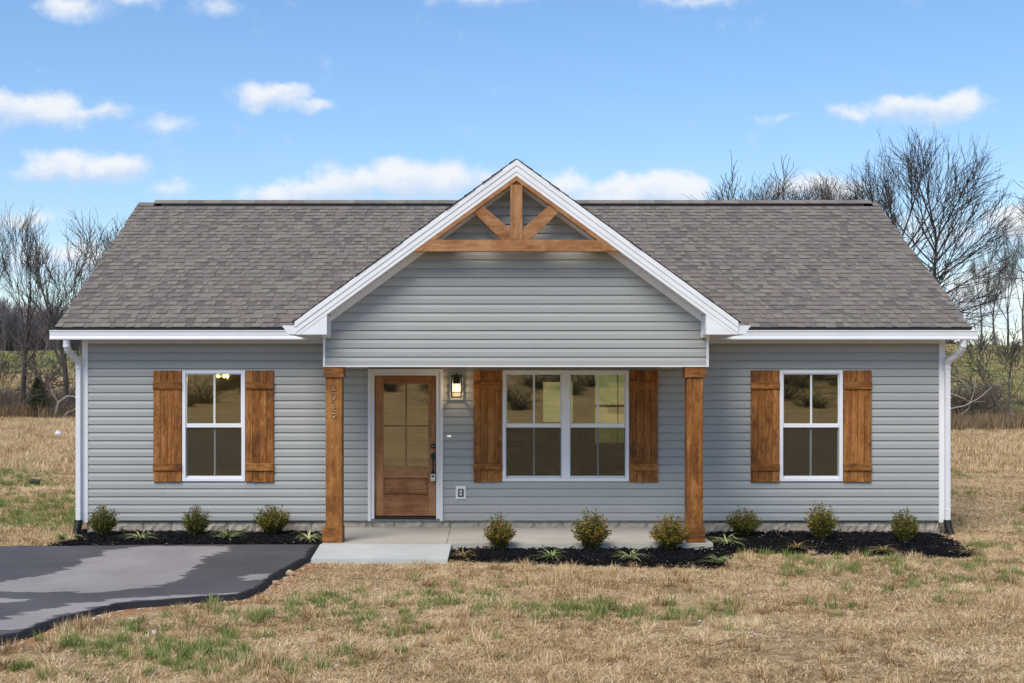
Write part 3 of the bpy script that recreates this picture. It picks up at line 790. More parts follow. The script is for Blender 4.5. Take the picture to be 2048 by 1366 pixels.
def gable_top(x): return 5.014 - 0.731 * abs(x)
EXS = 0.1425
def tab_geo(w, th, L=0.165):
    # slope frame: x across, y up the slope, z out of the roof; granule-faced rounded butt over a black edge
    k = th * 0.55; c = 0.007
    vs = [(0, 0, 0), (w, 0, 0), (w, 0, k), (0, 0, k), (w, c, th), (0, c, th), (0, L, 0.001), (w, L, 0.001)]
    return vs, [(5, 4, 7, 6), (3, 2, 4, 5), (0, 1, 2, 3), (0, 3, 5, 6), (1, 7, 4, 2)], [0, 0, 1, 0, 0]
Wset = [0.065, 0.085, 0.105, 0.125, 0.15, 0.18]
tabs = []
ncrs = int(SL / EXS) + 1
for r in range(ncrs):
    s0 = r * EXS
    if s0 > SL - 0.19: break
    x = -RXH - rng.uniform(0, 0.2); hi = rng.random() < 0.5
    while x < RXH - 0.02:
        w = rng.choice(Wset)
        a, b_ = max(x, -RXH), min(x + w, RXH)
        if b_ - a > 0.03:
            zc = EZ + s0 * SN
            xin = min(abs(a), abs(b_)) if a * b_ > 0 else 0
            hidden = max(abs(a), abs(b_)) < (5.014 - zc) / 0.731 - 0.35
            if not hidden: tabs.append((r, s0 + rng.uniform(-0.003, 0.003), a, b_ - a, 0.021 if hi else 0.012, rng.choice([0, 0, 1, 2, 2, 4, 5, 5]) if hi else rng.choice([0, 1, 1, 3, 3, 4, 4, 5])))
        x += w; hi = not hi if rng.random() < 0.85 else hi
tabs.sort(key=lambda t: (t[0], abs(t[2])))
cache = {}; big = MB(); nind = 0
for (r, s0, a, w, th, c) in tabs:
    full = any(abs(w - ww) < 1e-6 for ww in Wset)
    if nind < 298 and full and abs(a + w / 2) > 2.75:
        key = (round(w, 3), th, c)
        if key not in cache:
            vs, fs, ms = tab_geo(w - 0.003, th); mbt = MB(); mbt.add(vs, fs); mbt.m = ms
            cache[key] = mbt.mesh('shingle', [SHM[c], M['asphalt_edge']])
        o = bpy.data.objects.new('shingle', cache[key]); COL.objects.link(o); o.parent = roof
        o.location = (a, EY + s0 * CS, EZ + s0 * SN); o.rotation_euler = (TH, 0, 0); nind += 1
    else:
        vs, fs, ms = tab_geo(w - 0.003, th)
        vs = [(a + x, EY + (s0 + y) * CS - z * SN, EZ + (s0 + y) * SN + z * CS) for x, y, z in vs]
        big.add(vs, fs); big.m[-5:] = [c, c, 6, c, c]
o = big.build('shingle_field', SHM + [M['asphalt_edge']], roof); o['kind'] = 'stuff'
# starter strip at the eaves, ridge caps and ridge vent
MB().box(-RXH, RXH, EY - 0.012, EY + 0.02, EZ - 0.022, EZ - 0.001).build('drip_edge', M['asphalt_edge'], roof)
sv = F / (RYY - CAMY)
vx0, vx1 = (326 - 971) / sv + CAMX, (1723 - 971) / sv + CAMX
vent = MB().xprism([(RYY - 0.14, RZZ - 0.085), (RYY - 0.14, RZZ - 0.028), (RYY, RZZ + 0.044), (RYY + 0.14, RZZ - 0.028), (RYY + 0.14, RZZ - 0.055)][::-1], vx0, vx1).build('ridge_vent', M['black_plastic'], roof)
x = -RXH
while x < RXH:
    x1 = min(x + 0.29, RXH); lift = 0.056 if x1 > vx0 + 0.03 and x < vx1 - 0.03 else 0.014
    y_, d_ = 0.15, 0.078
    vs = [(x, RYY - y_, RZZ - d_ + lift), (x1, RYY - y_, RZZ - d_ + lift - 0.004), (x1, RYY, RZZ + lift - 0.004), (x, RYY, RZZ + lift), (x1, RYY + y_, RZZ - d_ + lift - 0.004), (x, RYY + y_, RZZ - d_ + lift),
          (x, RYY - y_, RZZ - d_ + lift - 0.008), (x1, RYY - y_, RZZ - d_ + lift - 0.012)]
    m_ = MB(); m_.add(vs, [(0, 1, 2, 3), (3, 2, 4, 5), (6, 7, 1, 0)]); m_.m = [0, 0, 1]
    m_.build('ridge_cap', [SHM[rng.choice([0, 1, 2, 4, 5])], M['asphalt_edge']], roof)
    x += 0.29

# gable roof over the porch
groof = MB()
GB = 3.55; XE = 2.815
for s in (-1, 1):
    poly = [(0, 5.014 + 0.004), (0, 5.014 - 0.15), (s * XE, gable_top(XE) - 0.15), (s * XE, gable_top(XE) + 0.004)]
    if s < 0: pass
    else: poly = poly[::-1]
    groof.prism(poly[::-1] if False else poly, RY + 0.03, GB)
gro = groof.build('porch_roof', M['asphalt_edge'], house)
cs = MB(); gl = math.hypot(XE + 0.03, 0.731 * (XE + 0.03)); ga = math.atan(0.731)
for s in (-1, 1):
    n = int(gl / EXS) + 1
    for r in range(n):
        d0 = r * EXS; d1 = min(d0 + 0.17, gl)
        def pt(d, h): # d measured from the eave up
            xx = (XE + 0.03) - d * math.cos(ga); zz = gable_top(XE + 0.03) + 0.006 + d * math.sin(ga)
            return s * (xx + h * math.sin(ga)), zz + h * math.cos(ga)
        j = rng.uniform(-0.012, 0.008)
        p = [pt(d0, 0), pt(d0, 0.013), pt(d1, 0.004), pt(d1, 0)]
        if s > 0: p = p[::-1]
        cs.prism(p, RY - 0.022 + j, GB, rng.choice([0, 1, 2, 4, 5])); cs.m[-6] = 6
o = cs.build('shingle_course', SHM + [M['asphalt_edge']], gro); o['kind'] = 'stuff'

VT = 0.205                                             # depth of the rake fascia
zbot = RZ(669)
for s in (-1, 1):
    def lin(x, off): return (s * x, gable_top(x) - off)
    mb = MB()
    # three stepped courses of the white rake
    for (o0, o1, yf) in ((0.0, 0.072, RY - 0.018), (0.072, 0.150, RY - 0.008), (0.150, VT, RY)):
        p = [(0, 5.014 - o0), lin(XE, o0), (s * XE, max(gable_top(XE) - o1, zbot)), lin((5.014 - o1 - max(gable_top(XE) - o1, zbot)) / 0.731, o1), (0, 5.014 - o1)]
        if gable_top(XE) - o1 > zbot - 1e-6: p = [p[0], p[1], p[2], p[4]]
        if s > 0: p = p[::-1]
        mb.prism(p, yf, RY + 0.028)
    mb.build('rake_fascia', M['white_trim'], house)
    # boxed eave return
    xi = -RX(653.5); xa = (5.014 - VT - zbot) / 0.731
    p = [(s * XE, zbot - 0.0), (s * xi, zbot), lin(xi, VT + 0.001), lin(xa, VT + 0.001)]
    p = [(s * (XE - 0.003), zbot + 0.001), (s * xi, zbot + 0.001), lin(xi, VT + 0.001), (s * (XE - 0.003), gable_top(XE) - 0.05)]
    if s > 0: p = p[::-1]
    MB().prism(p, RY + 0.004, GY - 0.001).build('eave_return', M['white_trim'], house)
    # box soffit running back to the house
    MB().box(min(s * (XE - 0.004), s * 2.51), max(s * (XE - 0.004), s * 2.51), GY + 0.003, -0.032, zbot + 0.002, zbot + 0.05).build('eave_soffit', M['casing_white'], house)
    MB().box(min(s * XE, s * (XE - 0.02)), max(s * XE, s * (XE - 0.02)), RY + 0.03, -0.36, zbot + 0.003, gable_top(XE) - 0.01).build('eave_fascia', M['white_trim'], house)
    # L trim on the gable wall beside the return
    xt = -GX(662)
    MB().box(min(s * xt, s * (xt + 0.046)), max(s * xt, s * (xt + 0.046)), GY - 0.045, GY - 0.002, GZ(675), gable_top(xt) - VT - 0.02).build('return_trim', M['white_trim'], house)
    MB().box(min(s * (xt + 0.046), s * (xt + 0.11)), max(s * (xt + 0.046), s * (xt + 0.11)), GY - 0.0445, GY - 0.002, GZ(675), GZ(675) + 0.03).build('return_trim', M['white_trim'], house)
    # sloping soffit with vent gaps, then the frieze under it
    sf = MB(); xx = 0.0
    Ls = (xi) / math.cos(ga)
    d = 0.0
    while d < Ls - 0.02:
        d2 = min(d + 0.083, Ls)
        xa_, xb_ = d * math.cos(ga), (d2 - 0.007) * math.cos(ga)
        p = [lin(xa_, VT - 0.012), lin(xa_, VT + 0.0), lin(xb_, VT + 0.0), lin(xb_, VT - 0.012)]
        if s < 0: p = p[::-1]
        sf.prism(p, RY + 0.029, GY - 0.002)
        d = d2
    sf.build('soffit', M['white_trim'], house)
    bk = MB(); p = [lin(0, VT - 0.03), lin(0, VT - 0.016), lin(xi, VT - 0.016), lin(xi, VT - 0.03)]
    if s > 0: p = p[::-1]
    bk.prism(p, RY + 0.03, GY - 0.002); bk.build('soffit_backing', M['slot_dark'], house)
    p = [lin(0, VT), lin(xt, VT), lin(xt, VT + 0.085), lin(0, VT + 0.085)]
    if s < 0: p = p[::-1]
    if s < 0: p = [(0, 5.014 - VT), lin(xt, VT), lin(xt, VT + 0.085), (0, 5.014 - VT - 0.085)]
    else: p = [(0, 5.014 - VT), (0, 5.014 - VT - 0.085), lin(xt, VT + 0.085), lin(xt, VT)]
    MB().prism(p, GY - 0.034, GY - 0.001).build('gable_frieze', M['white_trim'], house)
    # corner trim of the gable wall
    xo_ = 2.495
    MB().bbox(min(s * xo_, s * (xo_ - 0.029)), max(s * xo_, s * (xo_ - 0.029)), GY - 0.03, GY + 0.06, GZ(734), GZ(673)).build('corner_trim', M['white_trim'], house)

# gable wall and its clapboards
zg0 = GZ(733.7)
gw = MB(); hw = 2.46
gw.prism([(-hw, zg0 + 0.01), (hw, zg0 + 0.01), (hw, gable_top(hw) - 0.17), (0, 5.014 - 0.17), (-hw, gable_top(hw) - 0.17)], GY + 0.003, GY + 0.16)
gwo = gw.build('gable_wall', M['siding'], house)
MB().box(-2.466, 2.466, GY - 0.022, GY + 0.002, zg0, zg0 + 0.016).build('starter_trim', M['white_trim'], house)
z = zg0 + 0.016
while z < 4.86:
    z1 = z + EXP
    def lim(zz): return min(2.466, (5.014 - VT - 0.06 - zz) / 0.731)
    l0, l1 = lim(z), lim(z1)
    if l0 < 0.03: break
    l1 = max(l1, 0.002)
    cutp = rng.uniform(-0.6, 0.6) * l0 if l0 > 1.5 and rng.random() < 0.6 else None
    segs = [(-l0, l0, -l1, l1)] if cutp is None or abs(cutp) > l1 - 0.1 else [(-l0, cutp + 0.02, -l1, cutp + 0.02), (cutp, l0, cutp, l1)]
    for i, (a, b_, c, d) in enumerate(segs):
        mbp = MB(); plank(mbp, a, b_, c, d, z, z1, GY - 0.0008 * i); mbp.build('siding_plank', M['siding'], gwo)
    z = z1
# porch beam, ceiling, side beams
MB().box(-2.46, 2.46, GY + 0.004, GY + 0.24, zg0 + 0.004, zg0 + 0.06).build('porch_beam', M['casing_white'], house)
for s in (-1, 1):
    MB().box(min(s * 2.46, s * 2.06), max(s * 2.46, s * 2.06), GY + 0.25, -0.03, zg0 - 0.004, zg0 + 0.3).build('porch_side_beam', M['casing_white'], house)
MB().box(-2.05, 2.05, GY + 0.25, -0.03, zg0 + 0.10, zg0 + 0.12).build('porch_ceiling', M['casing_white'], house)

# timber truss in the gable
tr = empty('gable_truss', (0, 0, 0), parent=house)
ty0, ty1 = RY + 0.002, RY + 0.10
sT = F / (ty0 - CAMY)
def TX(px): return (px - 971) / sT + CAMX
def TZ(py): return CAMZ - (py - 760) / sT
zt1, zt0 = TZ(479.5), TZ(502.5)
def xin(zz, off): return (5.014 - off - zz) / 0.731
for s in (-1, 1):
    m_ = MB(); o1 = VT + 0.062
    p = [(0, 5.014 - VT), (s * xin(zt0, VT), zt0), (s * xin(zt0, o1), zt0), (0, 5.014 - o1)]
    if s > 0: p = p[::-1]
    m_.prism(p, ty0 + 0.0, ty1); m_.build('rafter', M['truss_level'], tr)
    P = [(1003.5, 479.3), (1020, 479.3), (1020, 458), (966, 411), (944, 421)]
    pp = [(TX(a), TZ(b_)) for a, b_ in P]
    pp = [(x if s < 0 else -x + 2 * TX(1032), z) for x, z in pp]
    if s > 0: pp = pp[::-1]
    m_ = MB(); m_.prism(pp, ty0 + 0.012, ty1 - 0.01)
    o = m_.build('brace', M['truss_level'], tr)
tb = MB(); p = [(-xin(zt0, VT + 0.062) + 0.002, zt0), (xin(zt0, VT + 0.062) - 0.002, zt0), (xin(zt1, VT + 0.062) - 0.002, zt1), (-xin(zt1, VT + 0.062) + 0.002, zt1)]
tb.prism(p, ty0 - 0.006, ty1 - 0.004); tb.build('tie_beam', M['truss_level'], tr)
MB().bbox(-0.078, 0.076, ty0 - 0.004, ty1 - 0.006, zt1 + 0.001, 5.014 - VT - 0.115).build('king_post', M['truss_upright'], tr)

# gutters (K profile) and downspouts
def kprof(y0, z0, w=0.125, h=0.125, s=-1):             # front face towards s*y
    return [(y0, z0 + h), (y0 + s * w, z0 + h), (y0 + s * w, z0 + h - 0.018), (y0 + s * (w - 0.012), z0 + h - 0.022), (y0 + s * (w - 0.02), z0 + h - 0.05), (y0 + s * (w - 0.045), z0 + 0.028), (y0 + s * (w - 0.048), z0), (y0, z0)]
sg = F / 17.55
gz0, gz1 = CAMZ + (760 - 678.5) / sg, CAMZ + (760 - 660) / sg
for a, c in ((-6.478, -2.70), (2.70, 6.478)):
    y0 = EY + 0.008; h = gz1 - gz0
    p = [(y0, gz1), (y0 - 0.13, gz1), (y0 - 0.13, gz1 - 0.016), (y0 - 0.122, gz1 - 0.02), (y0 - 0.118, gz1 - 0.085), (y0 - 0.126, gz0 + 0.018), (y0 - 0.126, gz0), (y0, gz0)]
    g = MB().xprism(p, a, c); g.build('gutter', M['gutter_white'], house)
    MB().box(a + 0.06, c, y0 + 0.03, -0.002, gz0 + 0.022, gz0 + 0.035).build('eave_soffit', M['casing_white'], house)
for s in (-1, 1):
    ze = RZ(668.5); h = 0.112
    xx = [(0.0, h), (0.158, h), (0.156, h - 0.018), (0.140, h - 0.030), (0.118, 0.045), (0.092, 0.012), (0.088, 0), (0.0, 0)]
    p = [(s * (XE + 0.002 + a), ze + b_) for a, b_ in xx]
    if s > 0: p = p[::-1]
    p = p if s > 0 else p
    mb = MB(); mb.prism(p, RY + 0.01, -0.33); mb.build('gutter', M['gutter_white'], house)
# downspouts with their elbows and black drain sleeves
for s, xt_, xw in ((-1, WX(149.5), WX(160.5)), (1, WX(1908), WX(1891.5))):
    ds = MB()
    path = [(xt_ - s * 0.0, -0.36, gz0 + 0.005), (xt_, -0.35, gz0 - 0.09), (xt_ - s * 0.005, -0.30, gz0 - 0.15), (xt_ - s * 0.03, -0.20, gz0 - 0.22), (xw + s * 0.005, -0.10, gz0 - 0.29), (xw, -0.065, gz0 - 0.34), (xw, -0.06, gz0 - 0.42)]
    # ribbed elbow: a rounded rectangle swept along the path
    fine = []
    for i in range(len(path) - 1):
        for t in (0, 0.34, 0.67): fine.append(Vector(path[i]).lerp(Vector(path[i + 1]), t))
    fine.append(Vector(path[-1])); rr = [0.046 + 0.0035 * (i % 2) for i in range(len(fine))]
    ds.tube(fine, rr, 10)
    ds.bbox(xw - 0.036, xw + 0.036, -0.10, -0.022, 0.20, gz0 - 0.41, 0.008)
    for zc in (WZ(795), WZ(1018)): ds.bbox(xw - 0.039, xw + 0.039, -0.103, -0.02, zc - 0.01, zc + 0.01, 0.004)
    ds.build('downspout', M['gutter_white'], house)
    dp = empty('drain_sleeve', (xw, -0.07, 0.0))
    tag(dp, 'black corrugated drain sleeve at the foot of the %s' % ('left downspout' if s < 0 else 'right downspout'), 'drain pipe', 'drain sleeves under the downspouts')
    mb = MB(); n = 22; pts = []; rr = []
    for i in range(n):
        t = i / (n - 1); pts.append((s * 0.03 * t * t * 1.5, -0.0 - 0.05 * t * t, 0.225 - 0.235 * t)); rr.append(0.052 + 0.005 * (i % 2))
    mb.tube(pts, rr, 14); mb.build('pipe', M['black_plastic'], dp)

# windows
def window(x0, x1, z0, z1, units):
    fr = MB(); fw = 0.050; yf = -0.034
    def ring(mb, a, b_, c, d, w, y0, y1, bev=0.005):
        mb.bbox(a, a + w, y0, y1, c, d, bev); mb.bbox(b_ - w, b_, y0, y1, c, d, bev)
        mb.bbox(a + w, b_ - w, y0 + 0.0015, y1, d - w, d, bev); mb.bbox(a + w, b_ - w, y0 + 0.0015, y1, c, c + w, bev)
    ring(fr, x0, x1, z0, z1, fw, yf, 0.10)
    xs = [(x0 + fw, x1 - fw)]
    if units == 2:
        xm = WX(1131.3); mw = 0.062; fr.bbox(xm - mw, xm + mw, yf + 0.001, 0.099, z0 + fw, z1 - fw, 0.005)
        xs = [(x0 + fw, xm - mw), (xm + mw, x1 - fw)]
    w = fr.build('window', M['vinyl_frame'], house)
    zm1, zm0 = WZ(847), WZ(855)
    for a, b_ in xs:
        up = MB(); a2, b2 = a + 0.002, b_ - 0.002; zt, zb = z1 - fw - 0.001, z0 + fw + 0.001
        # upper sash outside, lower sash one step further in
        ring(up, a2, b2, zm0, zt, 0.012, -0.012, 0.03, 0.002); up.bbox(a2 + 0.012, b2 - 0.012, -0.016, 0.029, zm0, zm1, 0.003)
        up.build('upper_sash', M['vinyl_frame'], w)
        lo = MB(); lo.bbox(a2, a2 + 0.014, 0.012, 0.055, zb, zm0 - 0.001, 0.002); lo.bbox(b2 - 0.014, b2, 0.012, 0.055, zb, zm0 - 0.001, 0.002)
        lo.bbox(a2 + 0.014, b2 - 0.014, 0.0135, 0.055, zb, zb + 0.028, 0.003)
        lo.build('lower_sash', M['vinyl_frame'], w)
        MB().box(a2 + 0.012, b2 - 0.012, 0.010, 0.014, zm1, zt - 0.012).build('pane', M['window_glass'], w)
        MB().box(a2 + 0.014, b2 - 0.014, 0.034, 0.038, zb + 0.028, zm0).build('pane', M['window_glass'], w)
        xm = (a + b_) / 2 + 0.006
        MB().bbox(xm - 0.014, xm + 0.014, -0.002, 0.0095, zm1, zt - 0.012, 0.003).build('muntin', M['muntin_white'], w)
        MB().bbox(xm - 0.014, xm + 0.014, 0.020, 0.0335, zb + 0.028, zm0, 0.003).build('muntin', M['muntin_white'], w)
        MB().box(a2 + 0.001, b2 - 0.001, 0.004, 0.006, zb + 0.026, zm0 - 0.001).build('insect_screen', M['insect_screen'], w)
for i, wn in enumerate(WINS): window(*wn, 2 if i == 1 else 1)

# shutters: four boards and two battens each
def shutter(x0, x1, z0=WZ(963.3), z1=WZ(741)):
    sh = empty('shutter', ((x0 + x1) / 2, -0.02, z0), parent=house); c = (x0 + x1) / 2; w = (x1 - x0) / 4
    for i in range(4):
        MB().bbox(x0 - c + i * w + 0.0015, x0 - c + (i + 1) * w - 0.0015, -0.024 - rng.uniform(0, 0.003), 0.012, rng.uniform(-0.004, 0.003), z1 - z0 + rng.uniform(-0.003, 0.003), 0.0035).build('board', M['wood_upright'], sh)
    for za, zb in ((WZ(778), WZ(763)), (WZ(941), WZ(926.5))):
        MB().bbox(x0 - c - 0.001, x1 - c + 0.001, -0.046, -0.0275, za - z0, zb - z0, 0.004).build('batten', M['wood_level'], sh)
    return sh
for a, b_ in ((308, 364.3), (492, 548.2), (947, 1004), (1258.6, 1315), (1500.8, 1557.5), (1685.5, 1741.5)): shutter(WX(a), WX(b_))

# front door
cas = MB()
cx0, cx1, cz1 = WX(736.3), WX(886.2), WZ(737.6)
cas.bbox(cx0, cx0 + 0.045, -0.050, 0.02, WZ(1041.7), cz1, 0.006).bbox(cx1 - 0.045, cx1, -0.050, 0.02, WZ(1041.7), cz1, 0.006)
cas.bbox(cx0 + 0.045, cx1 - 0.045, -0.049, 0.02, cz1 - 0.045, cz1, 0.006)
cas.bbox(cx0 + 0.045, DOOR[0], -0.034, 0.12, WZ(1037.5), cz1 - 0.045, 0.004).bbox(DOOR[1], cx1 - 0.045, -0.034, 0.12, WZ(1037.5), cz1 - 0.045, 0.004)
cas.bbox(DOOR[0], DOOR[1], -0.033, 0.12, DOOR[3], cz1 - 0.045, 0.004)
cas.build('door_casing', M['casing_white'], house)
MB().bbox(DOOR[0], DOOR[1], -0.03, 0.13, WZ(1038), WZ(1033), 0.006).build('threshold', M['black_metal'], house)
dr = empty('front_door', (0, 0, 0), parent=house)
dx0, dx1, dz0, dz1 = DOOR[0] + 0.004, DOOR[1] - 0.004, WZ(1032), DOOR[3] - 0.004
gx0, gx1, gz_0, gz_1 = WX(767), WX(856.5), WZ(933.8), WZ(767.5)
yd0, yd1 = 0.012, 0.056
MB().bbox(dx0, gx0, yd0, yd1, dz0, dz1, 0.003).build('stile', M['door_upright'], dr)
MB().bbox(gx1, dx1, yd0, yd1, dz0, dz1, 0.003).build('stile', M['door_upright'], dr)
MB().bbox(gx0, gx1, yd0 + 0.001, yd1, gz_1, dz1, 0.003).build('rail', M['door_level'], dr)
MB().bbox(gx0, gx1, yd0 + 0.001, yd1, WZ(956), gz_0, 0.003).build('rail', M['door_level'], dr)
MB().bbox(gx0, gx1, yd0 + 0.001, yd1, dz0, WZ(989.8), 0.003).build('rail', M['door_level'], dr)
MB().bbox(gx0 + 0.004, gx1 - 0.004, yd0 + 0.020, yd1, WZ(989), WZ(956.6), 0.003).bbox(gx0 + 0.024, gx1 - 0.024, yd0 + 0.006, yd0 + 0.0202, WZ(986.5), WZ(959), 0.010).build('panel', M['door_level'], dr)
mx_ = WX(812); mz_ = WZ(851.8)
MB().bbox(mx_ - 0.013, mx_ + 0.013, yd0 + 0.004, yd0 + 0.03, gz_0, gz_1, 0.004).build('muntin', M['door_upright'], dr)
MB().bbox(gx0, mx_ - 0.013, yd0 + 0.005, yd0 + 0.03, mz_ - 0.012, mz_ + 0.012, 0.004).bbox(mx_ + 0.013, gx1, yd0 + 0.005, yd0 + 0.03, mz_ - 0.012, mz_ + 0.012, 0.004).build('muntin', M['door_level'], dr)
for a, b_ in ((gx0, mx_ - 0.013), (mx_ + 0.013, gx1)):
    for c, d in ((gz_0, mz_ - 0.012), (mz_ + 0.012, gz_1)):
        MB().box(a + 0.0005, b_ - 0.0005, yd0 + 0.018, yd0 + 0.022, c + 0.0005, d - 0.0005).build('pane', M['door_glass'], dr)
def disc(mb, x, z, rx, rz, y0, y1, n=16):
    mb.prism([(x + rx * math.cos(2 * math.pi * i / n), z + rz * math.sin(2 * math.pi * i / n)) for i in range(n)], y0, y1)
    mb.prism([(x + rx * 0.7 * math.cos(2 * math.pi * i / n), z + rz * 0.7 * math.sin(2 * math.pi * i / n)) for i in range(n)], y0 - 0.008, y0 - 0.0005)
hx = WX(866.3)
m_ = MB(); disc(m_, hx, WZ(892.3), 0.030, 0.038, yd0 - 0.022, yd0 - 0.001); m_.build('deadbolt', M['black_metal'], dr)
m_ = MB(); m_.box(hx - 0.004, hx + 0.004, yd0 - 0.032, yd0 - 0.0305, WZ(893.5), WZ(892) + 0.01); m_.build('keyhole', M['lockbox_face'], dr)
m_ = MB(); disc(m_, hx, WZ(913), 0.034, 0.052, yd0 - 0.022, yd0 - 0.001)
m_.tube([(hx, yd0 - 0.02, WZ(915)), (hx, yd0 - 0.07, WZ(917)), (hx + 0.004, yd0 - 0.078, WZ(925)), (hx + 0.004, yd0 - 0.07, WZ(936)), (hx + 0.002, yd0 - 0.05, WZ(944)), (hx, yd0 - 0.01, WZ(946))], [0.010, 0.012, 0.010, 0.010, 0.012, 0.012], 8)
disc(m_, hx, WZ(946.5), 0.022, 0.03, yd0 - 0.014, yd0 - 0.001); m_.build('handle', M['black_metal'], dr)
lb = empty('lockbox', (hx, yd0 - 0.08, WZ(961)))
tag(lb, 'small grey key lockbox hanging from the front door handle', 'lockbox')
MB().bbox(-0.034, 0.034, -0.022, 0.02, 0.0, 0.098, 0.008).build('body', M['lockbox_face'], lb)
MB().bbox(-0.036, 0.036, -0.0225, 0.0205, 0.010, 0.022, 0.003).build('band', M['lockbox_label'], lb)
MB().bbox(-0.019, 0.019, -0.027, -0.0225, 0.05, 0.082, 0.004).build('keypad', M['grey_plastic'], lb)
MB().tube([(-0.018, 0, 0.099), (-0.02, 0, 0.135), (0.0, 0.0, 0.158), (0.02, 0, 0.135), (0.018, 0, 0.099)], 0.006, 6).build('shackle', M['black_metal'], lb)

# porch posts with the house number
def post(x0, x1, cx0, cx1, bx0, bx1):
    pw = GX(0) - GX(-1)
    xs = [GX(v) for v in (x0, x1, cx0, cx1, bx0, bx1)]
    c = (xs[0] + xs[1]) / 2
    po = empty('porch_post', (c, GY, 0.107), parent=house)
    d = (xs[1] - xs[0])
    yb = GY * 0 - 0.0
    MB().bbox(xs[0] - c, xs[1] - c, 0.012, 0.012 + d, 0.19, zg0 - 0.107 - 0.13, 0.005).build('shaft', M['post_wood'], po)
    MB().bbox(xs[2] - c, xs[3] - c, -0.014, 0.03 + d, zg0 - 0.107 - 0.137, zg0 - 0.107 - 0.001, 0.005).build('cap', M['post_wood_level'], po)
    MB().bbox(xs[4] - c, xs[5] - c, -0.016, 0.03 + d, 0.0, 0.197, 0.005).build('base', M['post_wood_level'], po)
    return po, c
pl, pc = post(651, 683.8, 647.5, 687, 645, 685)
post(1374.5, 1406.5, 1370.3, 1411.6, 1374, 1410)
def stroke(pts, name):
    MB().tube([(x, 0.003, z) for x, z in pts], 0.0055, 6).build(name, M['bronze'], pl)
def arc(cx, cz, rx, rz, a0, a1, n=14): return [(cx + rx * math.cos(R(a0 + (a1 - a0) * i / n)), cz + rz * math.sin(R(a0 + (a1 - a0) * i / n))) for i in range(n + 1)]
nxc = GX(667) - pc
def dz(py): return GZ(py) - 0.107
h_ = 0.088
# 1 with flag and foot, 0, 3, 5
z1_ = dz(781)
m_ = MB(); m_.tube([(nxc - 0.022, 0.003, z1_ + h_ * 0.9), (nxc + 0.002, 0.003, z1_ + h_), (nxc + 0.002, 0.003, z1_)], 0.0055, 6); m_.tube([(nxc - 0.026, 0.003, z1_), (nxc + 0.030, 0.003, z1_)], 0.0055, 6); m_.build('house_number', M['bronze'], pl)
stroke(arc(nxc, dz(792), 0.027, 0.043, 90, 450, 22), 'house_number')
zz = dz(810) 
stroke(arc(nxc - 0.002, zz + 0.023, 0.023, 0.020, 150, -90, 12)[::1] + arc(nxc - 0.002, zz - 0.021, 0.027, 0.023, 90, -150, 12), 'house_number')
zz = dz(828)
stroke([(nxc + 0.024, zz + 0.043), (nxc - 0.017, zz + 0.043), (nxc - 0.020, zz + 0.006)] + arc(nxc - 0.002, zz - 0.017, 0.028, 0.027, 125, -150, 14), 'house_number')

# wall lantern, outlet, doorbell, pendant
lx, lz = WX(913.3), WZ(795)
la = empty('wall_lantern', (lx, -0.02, lz))
tag(la, 'lit black wall lantern with clear glass on a cream block beside the front door', 'wall lamp')
MB().bbox(-0.093, 0.093, -0.028, 0.015, 0.085, 0.30, 0.006).build('mounting_block', M['casing_white'], la)
fr = MB(); hw_, d0, d1 = 0.067, -0.19, -0.055
for sx in (-1, 1):
    for yy in (d0, d1): fr.box(sx * hw_ - 0.0075, sx * hw_ + 0.0075, yy - 0.0075, yy + 0.0075, 0.0, 0.32)
for zz in (0.0075, 0.3125):
    for yy in (d0, d1): fr.box(-hw_ + 0.0075, hw_ - 0.0075, yy - 0.0073, yy + 0.0073, zz - 0.0074, zz + 0.0074)
    for sx in (-1, 1): fr.box(sx * hw_ - 0.0073, sx * hw_ + 0.0073, d0 + 0.0075, d1 - 0.0075, zz - 0.0074, zz + 0.0074)
fr.box(-0.012, 0.012, d0 + 0.008, -0.0285, 0.306, 0.320); fr.box(-0.045, 0.045, -0.045, -0.0285, 0.20, 0.30); fr.box(-0.018, 0.018, -0.14, -0.105, 0.25, 0.318); fr.box(-0.012, 0.012, -0.13, -0.11, 0.318, 0.345)
fr.build('frame', M['black_metal'], la)
cy_ = (-0.1225)
m_ = MB(); m_.lathe([(0.042, 0.075), (0.042, 0.255)], (0, cy_, 0), 14); m_.build('glass', M['lantern_glass'], la, True)
m_ = MB(); m_.lathe([(0.0, 0.125), (0.015, 0.132), (0.021, 0.150), (0.018, 0.170), (0.009, 0.186), (0.0, 0.190)], (0, cy_, 0), 12); m_.build('bulb', M['bulb_glow'], la, True)
def lamp(name, loc, e, r=0.03, col=(1.0, 0.72, 0.40)):
    l = bpy.data.lights.new(name, 'POINT'); l.energy = e; l.shadow_soft_size = r; l.color = col
    o = bpy.data.objects.new(name, l); o.location = loc; COL.objects.link(o); return o
lamp('lantern_light', (lx, -0.02 + cy_ - 0.02, lz + 0.105), 0.8, 0.007)
ou = empty('outdoor_outlet', (WX(921.7), -0.016, WZ(998)))
tag(ou, 'white outdoor power outlet with bubble cover, low on the siding right of the door', 'outlet')
MB().bbox(-0.072, 0.072, -0.018, 0.01, 0.0, 0.186, 0.006).build('plate', M['white_trim'], ou)
MB().bbox(-0.040, 0.040, -0.045, -0.0185, 0.035, 0.150, 0.014).build('cover', M['grey_plastic'], ou)
for zc in (0.070, 0.112):
    m_ = MB(); disc(m_, 0, zc, 0.017, 0.017, -0.049, -0.0455); m_.build('socket', M['casing_white'], ou)
db = empty('doorbell', (WX(898.3), -0.016, WZ(872)))
tag(db, 'small white oval doorbell button on the siding beside the door casing', 'doorbell')
